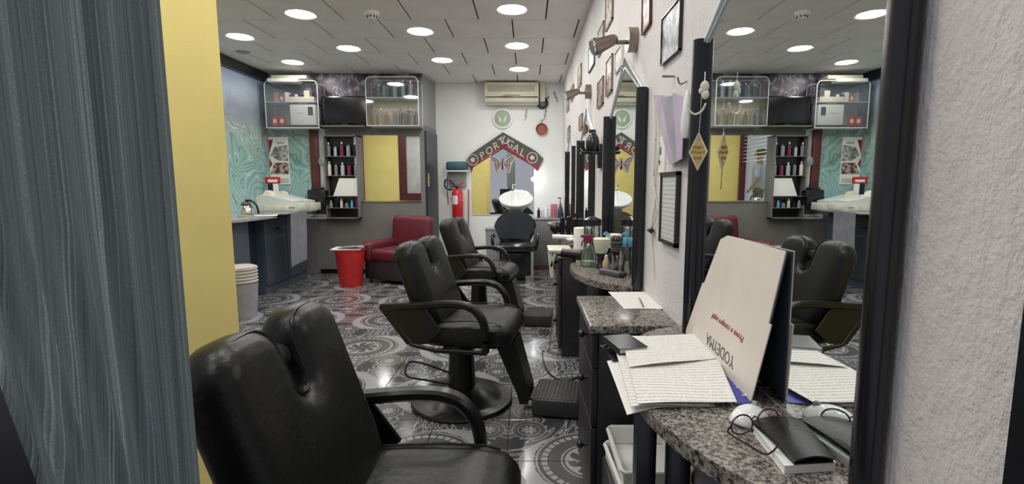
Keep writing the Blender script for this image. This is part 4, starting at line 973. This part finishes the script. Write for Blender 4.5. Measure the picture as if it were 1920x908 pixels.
# towel hung from the board
def tw_(u, v):
    return (.004 * math.sin(6 * u + 2 * v) + .02 * (1 - v) ** 6, u * .40 - .20 + .015 * math.sin(v * 5), -.62 * v - .05 * u * 0 + (.03 * u) * v)
B1 = B(); g = []
for i in range(11): g.append([[B1.bm.verts.new(Vector(tw_(i / 10, j / 14)) + Vector((k * .006, 0, 0))) for j in range(15)] for k in (0, 1)])
for i in range(10):
    for j in range(14):
        for k in (0, 1):
            q = (g[i][k][j], g[i + 1][k][j], g[i + 1][k][j + 1], g[i][k][j + 1]); B1.bm.faces.new(q)
for i in (0, 10):
    for j in range(14): B1.bm.faces.new((g[i][0][j], g[i][1][j], g[i][1][j + 1], g[i][0][j + 1]))
for j in (0, 14):
    for i in range(10): B1.bm.faces.new((g[i][0][j], g[i][1][j], g[i + 1][1][j], g[i + 1][0][j]))
o = B1.obj('towel', M_TOWEL, None, (-2.705, 5.76, .93)); tag(o, 'grey towel hanging down from the counter under the registers', 'towel')
# red card reader sign and stand
p = U(512, 351, .25); t = thing('card_terminal', 'small stand with a red and white sign behind the near register', 'sign', (p.x, p.y, .93))
B().box(-.10, .10, -.01, .01, .33, .42, .004).obj('sign_board', M_RPL, t); B().box(-.06, .07, -.013, -.01, .35, .385).obj('white_band', M_WPL, t, smooth=False)
B().box(-.06, -.01, -.02, .02, 0, .33, .004).obj('stand', M_BLACK, t); B().box(.01, .07, -.02, .02, 0, .33, .004).obj('roll_holder', M_WPL, t)
# steel kettle
p = at(466, 405, Y=5.15); t = thing('steel_kettle', 'shiny steel kettle with black curved handle at the near end of the counter', 'kettle', (p.x - .02, 5.15, .914))
B().lathe([(0, 0), (.075, 0), (.08, .02), (.07, .09), (.045, .12), (0, .125)]).obj('body', M_CHR, t); B().lathe([(0, .12), (.05, .122), (.05, .135), (.02, .16), (0, .165)]).obj('lid', mat('brown_lid', (.10, .07, .05), .3), t)
B().tube(smooth_path([(.0, 0, .17), (.06, 0, .165), (.11, 0, .12), (.13, 0, .03)], 5), .011, 8).obj('handle', M_BLACK, t)
sheet_on('magazine', [(-2.95, 5.28), (-2.72, 5.32), (-2.80, 5.52), (-3.02, 5.48)], .912, M_PAPER, 'white magazine on the pale counter top before the registers')['category'] = 'magazine'
# tubs stacked on floor at left
p = at(465, 600, Z=0); t = thing('storage_tub', 'grey ribbed tub on the floor at the edge of the yellow wall', 'tub', (p.x - .09, p.y + .1, 0)); B().lathe([(0, 0), (.11, 0), (.135, .33), (.13, .33), (.11, .01)], n=24).obj('body', mat('grey_tub', (.33, .33, .35), .6), t)
t = thing('storage_basket', 'pale wicker basket standing on the grey tub at the yellow wall edge', 'basket', (p.x - .09, p.y + .1, .332)); b = B()
for k in range(5): b.lathe([(.128, k * .03), (.140, k * .03 + .015), (.128, k * .03 + .03)], n=24)
b.lathe([(0, 0), (.128, 0)]).lathe([(.135, .15), (.10, .165), (0, .165)]); b.obj('body', mat('pale_wicker', (.50, .48, .44), .8), t)
p = at(481, 662, Z=0); t = thing('cloth_bundle', 'crumpled white and pink cloth on the tiles behind the nearest chair', 'cloth', (p.x, p.y, 0)); b = B().sph((0, 0, .05), (.07, .06, .055)).sph((-.03, .02, .10), (.06, .05, .04))
for v in b.bm.verts: v.co += Vector((math.sin(v.co.z * 90), math.cos(v.co.x * 80), math.sin(v.co.y * 95))) * .006; v.co.z = max(v.co.z, 0)
b.obj('white_cloth', M_WPL, t); b = B().sph((.04, -.02, .03), (.06, .05, .032)); b.obj('pink_cloth', mat('dusty_pink_cloth', (.30, .07, .10), .9), t)
# ================================================================ RED ARMCHAIR, RED BIN
t = thing('armchair', 'dark red leatherette armchair against the grey wardrobe', 'armchair', (-1.66, 6.36, 0), -.40); t.scale = (.92, .92, .95)
B().box(-.36, .36, -.34, .32, .05, .34, .02).obj('base', mat('dark_base', (.03, .02, .025), .6), t)
B().box(-.24, .24, -.38, .16, .30, .46, .06, 5).obj('seat_cushion', M_RED2, t)
bk = B().box(-.34, .34, -.09, .09, .0, .58, .08, 6).obj('backrest', M_RED2, t, (0, .26, .30), (-.12, 0, 0))
for s_ in (-1, 1): B().box(s_ * .31 - .085, s_ * .31 + .085, -.38, .28, .28, .56, .07, 5).obj('arm', M_RED2, t)
for x in (-.30, .30):
    for y in (-.28, .26): B().cyl((x, y, 0), (x, y, .06), .02).obj('foot', M_BLACK, t)
p = at(664, 532, Z=0); t = thing('waste_bin', 'bright red tapered bin with magazines on top beside the armchair', 'bin', (p.x, p.y - .10, 0))
B().lathe([(0, .0), (.135, 0), (.175, .435), (.182, .44), (.182, .455), (.168, .455), (.13, .02)], n=32).obj('body', M_RPL, t)
m1 = B().box(-.20, .15, -.13, .13, 0, .014, .003).obj('magazine', M_PAPER, None, (p.x, p.y - .10, .457), (0, 0, .1)); tag(m1, 'pale magazine lying flat on the red bin', 'magazine')
m1 = B().sheet(lambda u, v: ((u - .5) * .30, (v - .5) * .2, .004 + .08 * max(0, u - .55) ** 1.2 + .012 * math.sin(u * PI)), 10, 4, .003).obj('magazine', mat('grey_cover', (.30, .30, .32), .4), None, (p.x + .04, p.y - .12, .474), (0, 0, -.1)); tag(m1, 'open grey magazine with curled pages on the red bin', 'magazine')
# ================================================================ BACK WALL
def Q(px, py, d=0.0): return at(px, py, Y=YB - d)
t = thing('back_mirror', 'peaked mirror on the back wall under the scarf', 'mirror', (0, YB, 0)); a, c = Q(886, 402), Q(1001, 300); ap = Q(943, 262)
B().prism([(a.x, a.z), (c.x, a.z), (c.x, c.z), (ap.x, ap.z), (a.x, c.z)], XZ, -.012, -.002).obj('glass', M_MIR, t, smooth=False); B().bar([(a.x, -.008, a.z - .006), (c.x, -.008, a.z - .006)], .014, .012).obj('lower_trim', M_EDGE, t)
t = thing('football_scarf', 'green and red knitted scarf reading PORTUGAL, draped as a gable over the back mirror', 'scarf', (0, YB, 0))
q = lambda x, y: (Q(x, y, .03).x, Q(x, y, .03).z)
mid_l = [(878, 304), (905, 290), (941, 264)]; mid_r = [(946, 264), (985, 287), (1014, 307)]
B().prism([q(874, 300), q(881, 290), q(943, 248), q(943, 266), q(899, 296), q(880, 312)], XZ, -.032, -.016).prism([q(943, 248), q(1004, 283), q(1019, 298), q(1013, 310), q(985, 291), q(943, 266)], XZ, -.030, -.016).obj('green_band', M_SCG, t, smooth=False)
B().prism([q(880, 312), q(899, 296), q(943, 266), q(943, 279), q(899, 306), q(887, 314), q(884, 323)], XZ, -.032, -.016).prism([q(943, 266), q(985, 291), q(1013, 310), q(1008, 321), q(996, 310), q(984, 303), q(943, 279)], XZ, -.030, -.016).obj('red_band', M_SCR, t, smooth=False)
M_LET = mat('cream_knit', (.62, .57, .48), .9)
for s_, x, y, r in (('P', 904, 293, .55), ('O', 917, 283.5, .55), ('R', 929.5, 274.5, .55), ('T', 940, 266, .55), ('U', 948, 264, -.52), ('G', 957, 270.5, -.52), ('A', 968, 278.5, -.52), ('L', 980, 287, -.52)):
    x_, z_ = q(x, y); text(s_, 'letter', .15, M_LET, t, (x_, -.034, z_), Matrix.Rotation(-r, 3, 'Y') @ Matrix.Rotation(PI / 2, 3, 'X'), .0015, shear=.15 if r > 0 else -.1)
for x, y in ((886.5, 300), (998, 296)):
    x_, z_ = q(x, y); B().tube([(x_ + .078 * math.cos(i * PI / 12), -.035, z_ + .078 * math.sin(i * PI / 12)) for i in range(24)], .007, 5, closed=True, up=(0, 1, 0)).prism([(x_ + (.05 if i % 2 else .025) * math.cos(i * PI / 5), z_ + (.05 if i % 2 else .025) * math.sin(i * PI / 5)) for i in range(10)], XZ, -.036, -.033).obj('round_emblem', M_LET, t)
for (x1, y1, x2, y2) in ((900, 303, 936, 280), (950, 276, 984, 296)):
    p1, p2 = q(x1, y1), q(x2, y2); B().bar([(p1[0], -.034, p1[1]), (p2[0], -.034, p2[1])], .004, .012, (0, 1, 0)).obj('stripe', M_LET, t)
# butterfly
t = thing('butterfly_ornament', 'pale openwork butterfly hanging from the scarf before the back mirror', 'ornament', (Q(942, 308, .04).x, YB - .04, Q(942, 308, .04).z))
M_BFY = mat('pale_butterfly', (.55, .50, .48), .5)
for s_ in (-1, 1):
    wing = smooth_path([(s_ * .015, 0, .02), (s_ * .09, 0, .09), (s_ * .19, 0, .125), (s_ * .165, 0, .06), (s_ * .13, 0, .0), (s_ * .115, 0, -.06), (s_ * .10, 0, -.13), (s_ * .06, 0, -.09), (s_ * .015, 0, -.02)], 4)
    wg = B().tube(wing, .007, 5, closed=True, up=(0, 1, 0)).obj('wing', M_BFY, t)
    B().prism([(p.x * .97, p.z * .97) for p in wing], XZ, .0, .003).obj('wing_membrane', mat('rosy_brown_lace', (.20, .13, .13), .8), wg, smooth=False)
    for e1, e2 in (((.17, .10), (.03, .015)), ((.14, .03), (.03, .0)), ((.10, -.10), (.025, -.02)), ((.13, .08), (.12, .0)), ((.09, .05), (.085, -.05))):
        B().tube([(s_ * e1[0], -.003, e1[1]), (s_ * e2[0], -.003, e2[1])], .004, 5).obj('vein', M_BFY, wg)
B().tube([(0, -.004, -.08), (0, -.006, .04)], .010, 6).tube([(0, 0, .04), (.02, 0, .09)], .003, 5).tube([(0, 0, .04), (-.02, 0, .09)], .003, 5).obj('body', M_BROWN, t)
# air conditioner
a, c = Q(909, 190, .2), Q(1010, 154, .2); t = thing('air_conditioner', 'long beige wall air conditioner under the ceiling at the back', 'air conditioner', ((a.x + c.x) / 2, YB - .2, a.z)); w2 = (c.x - a.x) / 2; h2 = c.z - a.z
B().prism([(0.02, 0), (-.18 + .18, .08), (0, h2), (.2, h2), (.2, -.03), (.08, -.03)], lambda u, v, w: (w, u, v), -w2, w2).obj('housing', M_BEIGE, t, ang=25)
v_ = B()
for k in range(5): v_.box(-w2 + .04, w2 - .06, -.006, .0, h2 * .52 + k * .018, h2 * .52 + k * .018 + .008)
v_.obj('intake_grille', mat('olive_vent', (.28, .28, .20), .6), t); B().box(-w2 + .01, w2 - .01, -.006, .01, .055, .068, .003).obj('outlet_slot', M_BLACK, t)
B().prism([(-.16, .068), (.16, .068), (.10, .095), (-.10, .095)], XZ, -.008, 0).obj('badge_arch', mat('olive_vent', (.28, .28, .20), .6), t); B().box(-w2 + .02, w2 - .02, .06, .19, -.035, -.03).obj('louvre', M_BEIGE, t)
a, c = Q(1012, 190, .1), Q(1022, 152, .1); tag(B().box(a.x, c.x, YB - .10, YB, a.z, H - .003).obj('pipe_duct', M_BEIGE, smooth=False), 'beige boxed pipe duct beside the air conditioner', 'duct')
pc_ = Q(942, 222, .03); t = thing('round_plaque', 'round sage green wall plaque with pale butterfly above the scarf', 'plaque', (pc_.x, YB, pc_.z), 0)
B().lathe([(0, 0), (.155, 0), (.155, .018), (.145, .028), (.125, .030), (.120, .02), (0, .02)], n=40).obj('rim', M_WPL, t, None, (PI / 2, 0, 0)); B().lathe([(0, .02), (.121, .02), (.119, .026), (0, .026)], n=40).obj('face', M_GREEN, t, None, (PI / 2, 0, 0))
for s_ in (-1, 1): B().prism([(s_ * .01, -.05), (s_ * .02, .0), (s_ * .075, .055), (s_ * .06, .0), (s_ * .04, -.055)], XZ, -.032, -.026).obj('butterfly_wing', mat('pale_glaze', (.60, .66, .52), .2), t)
pc_ = Q(1017, 193, .03); t = thing('wreath_plate', 'small black rimmed round plate hanging near the air conditioner', 'plate', (pc_.x, YB, pc_.z))
B().tube([(.07 * math.cos(i * PI / 12), -.02, .07 * math.sin(i * PI / 12)) for i in range(24)], .020, 6, closed=True, up=(0, 1, 0)).obj('rim', M_BLACK, t); B().cyl((0, -.012, 0), (0, 0, 0), .06).obj('face', M_GREY2, t); B().bar([(.06, -.01, .06), (.10, -.01, .09)], .012, .02, (0, 1, 0)).obj('tail', M_BLACK, t)
pc_ = Q(1015.5, 242, .04); t = thing('terracotta_pot', 'small terracotta pan hanging on the back wall below the black plate', 'pan', (pc_.x, YB, pc_.z))
B().lathe([(0, 0), (.07, 0), (.088, .04), (.080, .045), (.06, .012), (0, .012)]).obj('bowl', M_CLAY, t, None, (PI / 2, 0, 0)); B().tube([(.0, -.02, .08), (-.02, -.015, .13), (.02, -.01, .14), (0, -.02, .085)], .004, 5).obj('string', M_INK, t)
def gecko(px, py, rz, label, k=1.0):
    c = Q(px, py, .01); t = thing('gecko_ornament', label, 'ornament', (c.x, YB - .004, c.z)); t.rotation_euler = (0, rz, 0)
    bp = smooth_path([(0.0, 0, .07 * k), (.006, 0, .04 * k), (-.004, 0, .0), (.008, 0, -.04 * k), (-.010, 0, -.08 * k)], 4); b = B().tube(bp, .006, 6, up=(0, 1, 0)).sph((0, 0, .072 * k), (.011, .006, .014))
    for z in (.04, -.02):
        for s_ in (-1, 1): b.tube([(0, 0, z * k), (s_ * .022, 0, (z + .012) * k)], .0035, 5, up=(0, 1, 0))
    b.obj('body', M_BRONZE, t)
gecko(986, 216, .1, 'small grey lizard ornament on the white wall right of the green plaque'); gecko(1042, 182, -.4, 'dark lizard ornament near the back corner under the ceiling'); gecko(1022, 215, .2, 'thin lizard ornament between the black plate and terracotta pan')
# teal hood on wall, extinguisher, broom, bin
a, c = Q(836, 320, .2), Q(875, 303, .2); t = thing('wall_dryer', 'dark teal hooded appliance with grey panel on the back wall left of the scarf', 'dryer', ((a.x + c.x) / 2, YB, a.z)); w2 = (c.x - a.x) / 2
B().box(-w2, w2, -.2, 0, 0, c.z - a.z, .035, 4).obj('hood', M_TEAL, t); B().box(-w2 - .01, w2 + .01, -.19, -.01, -.016, .004, .006).obj('white_lip', M_WPL, t)
B().box(-w2 * .85, w2 * .8, -.05, 0, -.24, -.016, .004).obj('grey_panel', M_GREY2, t); B().tube(smooth_path([(-w2 + .01, -.06, -.02), (-w2 - .01, -.03, -.2), (-w2 - .005, -.02, -.5)], 5), .005, 6).obj('cord', M_BLACK, t)
p = Q(858, 408, .12); t = thing('fire_extinguisher', 'red fire extinguisher with white label and black hose on the back wall', 'fire extinguisher', (p.x, YB - .10, p.z))
B().lathe([(0, 0), (.075, 0), (.082, .012), (.082, .36), (.07, .40), (.035, .43), (0, .435)], n=28).obj('cylinder', M_RED, t); B().cyl((0, 0, .43), (0, 0, .47), .022).obj('valve', M_BLACK, t)
B().bar([(-.03, 0, .47), (.02, 0, .49), (.09, 0, .53)], .02, .012).bar([(-.02, 0, .465), (.07, 0, .475)], .02, .012).obj('lever', M_RED, t)
B().tube(smooth_path([(-.02, 0, .46), (-.10, 0, .55), (-.17, 0, .56), (-.19, 0, .48), (-.14, 0, .42), (-.07, -.03, .42)], 6), .012, 8).obj('hose', M_BLACK, t)
b = B(); n = 8; 
for k in range(n):
    a0 = -PI * .80 + k * .14; a1 = a0 + .14; vs = [(.0835 * math.cos(a_), .0835 * math.sin(a_), z) for a_, z in ((a0, .20), (a1, .20), (a1, .33), (a0, .33))]; b.bm.faces.new([b.bm.verts.new(v) for v in vs])
b.obj('label', M_WPL, t)
p = at(876, 470, Y=7.1); t = thing('broom', 'thin red brown broom pole leaning on the back wall beside the extinguisher', 'broom', (p.x, 7.22, 0)); B().cyl((0, 0, .10), (-.01, .22, 1.18), .012).obj('pole', mat('rosy_pole', (.28, .12, .10), .5), t); B().box(-.10, .10, -.03, .03, .07, .12, .01).obj('head', M_GREY2, t); B().prism([(-.10, .07), (.10, .07), (.115, 0), (-.115, 0)], XZ, -.025, .025).obj('bristles', M_GREY2, t)
p = at(925, 500, Y=7.0); t = thing('waste_bin', 'grey square waste bin left of the washbasin chair', 'bin', (p.x, 7.0, 0)); B().prism([(-.085, 0), (.085, 0), (.10, .60), (-.10, .60)], XZ, -.09, .09).obj('body', mat('grey_bin', (.30, .31, .33), .5), t); B().box(-.11, .11, -.10, .10, .60, .635, .008).obj('lid', M_GREY2, t)
# small cabinet at the back with bottles
t = thing('back_cabinet', 'grey cabinet in the back right corner with bottles on top', 'cabinet', (.09, 7.12, 0)); B().box(0, XR - .10, 0, YB - 7.135, .05, .735).obj('body', M_GREY, t, smooth=False); B().box(-.01, XR - .095, -.012, YB - 7.135, .735, .76, .004).obj('top', M_GREY2, t)
B().box(.01, .42, -.015, 0, .07, .72, .003).obj('door', M_GREY, t); B().box(0, .43, .01, .36, 0, .05).obj('plinth', mat('red_tile_plinth', (.16, .04, .04), .5), t)
bk_ = lambda px: at(px, 410, Y=7.25).x
small_bottle(bk_(1010), 7.25, .76, .15, .022, M_BLACK, M_BLACK, 'short dark bottle at the left on the back corner cabinet', 'bottles on the back cabinet')
small_bottle(bk_(1017), 7.3, .76, .17, .02, M_WPL, M_WPL, 'white bottle second from left on the back corner cabinet', 'bottles on the back cabinet')
small_bottle(bk_(1025), 7.28, .76, .19, .025, M_WPL, M_CREAM, 'tall white bottle in the middle of the back corner cabinet', 'bottles on the back cabinet')
small_bottle(bk_(1060), 7.3, .76, .20, .02, M_PURP, M_BLACK, 'plum bottle at the right end of the back corner cabinet', 'bottles on the back cabinet')
tag(B().box(-.05, .05, -.03, .03, 0, .20, .003).obj('product_box', mat('pink_box', (.45, .16, .20), .6), None, (bk_(1039), 7.32, .76)), 'pink box standing on the back corner cabinet', 'box')
t = thing('pump_bottle', 'dark pump bottle with long nozzle on the back corner cabinet', 'bottle', (bk_(1050), 7.2, .76)); B().lathe([(0, 0), (.038, 0), (.04, .02), (.038, .12), (.015, .20), (.012, .22), (0, .22)]).obj('bottle', M_NVB, t); B().cyl((0, 0, .22), (0, 0, .29), .006).box(-.04, .012, -.008, .008, .285, .30, .003).obj('pump', M_BLACK, t)
# ================================================================ WASH BASIN AND CHAIR
t = thing('wash_basin', 'white porcelain hair washing basin tilted over the back of its chair', 'basin', (-.155, 6.72, 0)); k_ = (1.0, .72)
B().lathe([(0, -.12), (.07, -.12), (.15, -.085), (.215, -.02), (.235, .03), (.228, .042), (.205, .03), (.14, -.05), (.05, -.085), (0, -.09)], n=40, sx=1.0, sy=.82).obj('bowl', M_PORC, t, (0, 0, 1.03), (.55, 0, 0))
B().lathe([(.06, .70), (.10, .88), (.11, .93), (0, .93)], n=24).obj('neck', M_GREY2, t); B().box(-.13, .13, -.06, .16, 0, .72, .02).obj('pedestal', M_DARKW, t)
B().tube(smooth_path([(-.05, .14, 1.10), (-.05, .15, 1.22), (-.05, .08, 1.25), (-.05, .04, 1.21)], 5), .010, 8).obj('faucet', M_CHR, t)
t = thing('wash_chair', 'black glossy chair with rounded back and arms, in front of the washbasin', 'chair', (-.16, 6.38, 0))
M_GLO = mat('glossy_black_vinyl', (.012, .016, .020), .15, coat=.4)
pl = [(-.20, 0)] + [(.285 * math.cos(a_) * (1 if math.sin(a_) > 0 else .9), .17 + .235 * math.sin(a_)) for a_ in [math.radians(d) for d in range(205, -30, -15)]] + [(.20, 0)]
bb = B().prism(pl, XZ, -.05, .05); bmesh.ops.bevel(bb.bm, geom=[e for e in bb.bm.edges if abs(e.verts[0].co.y - e.verts[1].co.y) < .001], offset=.03, segments=4, affect='EDGES', clamp_overlap=True)
bb.obj('backrest', M_GLO, t, (0, .12, .50), (-.15, 0, 0), ang=55); B().box(-.25, .25, -.26, .16, .40, .50, .035, 4).obj('seat', M_GLO, t)
for s_ in (-1, 1):
    B().bar(smooth_path([(s_ * .28, .14, .56), (s_ * .29, 0, .60), (s_ * .29, -.16, .59), (s_ * .28, -.20, .50), (s_ * .26, -.18, .42)], 5), .035, .04).obj('armrest', M_MET, t)
    for y in (-.20, .12): B().cyl((s_ * .22, y, 0), (s_ * .21, y, .41), .014).obj('leg', M_CHR if y < 0 else M_MET, t)
B().box(-.20, .20, -.16, .10, .08, .38, .01).obj('under_box', M_BLACK, t)
p = at(976, 366, Y=6.95); t = thing('basin_orb', 'dazzling small glowing ball over the washbasin', 'lamp', p)
B().sph((0, 0, 0), .045, 20).obj('orb', emis('hot_orb', (.93, .95, 1.0), 45), t); B().cyl((0, .03, 0), (0, .10, 0), .022).bar([(0, .09, 0), (0, .45, .03), (0, YB - 6.96, .03)], .014, .014).obj('arm', M_CHR, t)  # small glowing ball on a chrome arm from the back wall
p = at(1000, 336, Y=7.42); t = thing('flash_glint', 'reflected phone flash made as a tiny glowing bulb at the right edge of the back mirror', 'lamp', p); B().sph((0, 0, 0), .032, 16).obj('orb', emis('glint_glow', (.93, .95, 1), 25), t); B().cyl((0, .02, 0), (0, YB - p.y, 0), .014).obj('socket', M_WPL, t)  # glowing ball and stub stand in for a phone flash reflected in the mirror
# ================================================================ CURTAIN AT LEFT FRONT
yc = .50; x0, x1 = -.60, at(331, 454, Y=yc).x; N = 60; b = B()
def cur(u, z, k): 
    s_ = .24 * max(0, (1.2 - z)) * (1 - u); return (x0 + (x1 - x0) * u + s_, yc + .005 * math.sin(u * 26) + .002 * math.sin(u * 61) + k * .003, z)
gz = [.15 + i * (H - .2) / 12 for i in range(13)]
vg = [[[b.bm.verts.new(cur(i / N, z, k)) for z in gz] for i in range(N + 1)] for k in (0, 1)]
for k in (0, 1):
    for i in range(N):
        for j in range(12): b.bm.faces.new((vg[k][i][j], vg[k][i + 1][j], vg[k][i + 1][j + 1], vg[k][i][j + 1]))
for i in (0, N):
    for j in range(12): b.bm.faces.new((vg[0][i][j], vg[1][i][j], vg[1][i][j + 1], vg[0][i][j + 1]))
struct(B().box(-.80, -.49, .58, .62, 0, 1.12), 'trim_3', M_BLACK, smooth=False)
o = b.obj('curtain', M_CURT, None, None, None, True, 60); tag(o, 'blue grey striped thread curtain hanging at the left edge in front of the yellow wall', 'curtain')
# ================================================================ PERSON OUTSIDE (seen through mirrors and the window)
def skin(name, pts, edges, rad, m, parent, root=0):
    me = bpy.data.meshes.new(name); me.from_pydata(pts, edges, []); me.materials.append(m); o = bpy.data.objects.new(name, me); COL.objects.link(o); o.parent = parent
    md = o.modifiers.new('skin', 'SKIN'); md.use_smooth_shade = True
    for i, r in enumerate(rad): me.skin_vertices[0].data[i].radius = (r, r) if not isinstance(r, tuple) else r
    me.skin_vertices[0].data[root].use_root = True
    s2 = o.modifiers.new('sub', 'SUBSURF'); s2.levels = 2; s2.render_levels = 2; return o
struct(B().box(-5.2, -3.72, 1.5, 5.0, -.004, .22), 'trim_4', mat('pavement', (.3, .3, .3), .8), smooth=False)
t = thing('person', 'person in pale blue shirt standing outside the side window, seen only in the mirrors', 'person', (-4.0, 2.92, .22), .9)
pts = [(0, 0, .95), (0, 0, 1.15), (0, 0, 1.38), (0, .01, 1.48), (0, 0, 1.56), (0, -.01, 1.68), (.10, 0, .90), (.11, -.01, .50), (.11, .02, .09), (.11, -.12, .04), (-.10, 0, .90), (-.11, -.01, .50), (-.11, .02, .09), (-.11, -.12, .04),
       (.19, 0, 1.42), (.25, .02, 1.13), (.24, -.12, .92), (.23, -.18, .85), (-.19, 0, 1.42), (-.25, .02, 1.13), (-.24, -.12, .92), (-.23, -.18, .85)]
ed = [(0, 1), (1, 2), (2, 3), (3, 4), (4, 5), (0, 6), (6, 7), (7, 8), (8, 9), (0, 10), (10, 11), (11, 12), (12, 13), (2, 14), (14, 15), (15, 16), (16, 17), (2, 18), (18, 19), (19, 20), (20, 21)]
rd = [.085, .11, .14, .06, .055, .095, .085, .055, .04, .035, .085, .055, .04, .035, .05, .04, .03, .025, .05, .04, .03, .025]
skin('body', pts, ed, rd, M_SKIN, t)
skin('shirt', [(0, 0, .84), (0, 0, 1.15), (0, 0, 1.38), (0, 0, 1.45), (.20, 0, 1.42), (.255, .02, 1.15), (-.20, 0, 1.42), (-.255, .02, 1.15)], [(0, 1), (1, 2), (2, 3), (2, 4), (4, 5), (2, 6), (6, 7)], [.165, .155, .165, .08, .075, .065, .075, .065], M_SHIRT, t)
skin('trousers', [(0, 0, .95), (.10, 0, .88), (.11, -.01, .50), (.11, .02, .12), (-.10, 0, .88), (-.11, -.01, .50), (-.11, .02, .12)], [(0, 1), (1, 2), (2, 3), (0, 4), (4, 5), (5, 6)], [.12, .095, .075, .06, .095, .075, .06], M_NAVY, t)
B().sph((0, .015, 1.72), (.10, .11, .10)).obj('hair', M_BROWN, t)
for s_ in (-1, 1): B().sph((s_ * .035, -.095, 1.69), .012, 8).obj('eye', M_BLACK, t)
B().sph((0, -.11, 1.66), (.012, .018, .02), 8).obj('nose', M_SKIN, t); B().box(-.025, .025, -.105, -.09, 1.625, 1.633).obj('mouth', M_RED2, t)
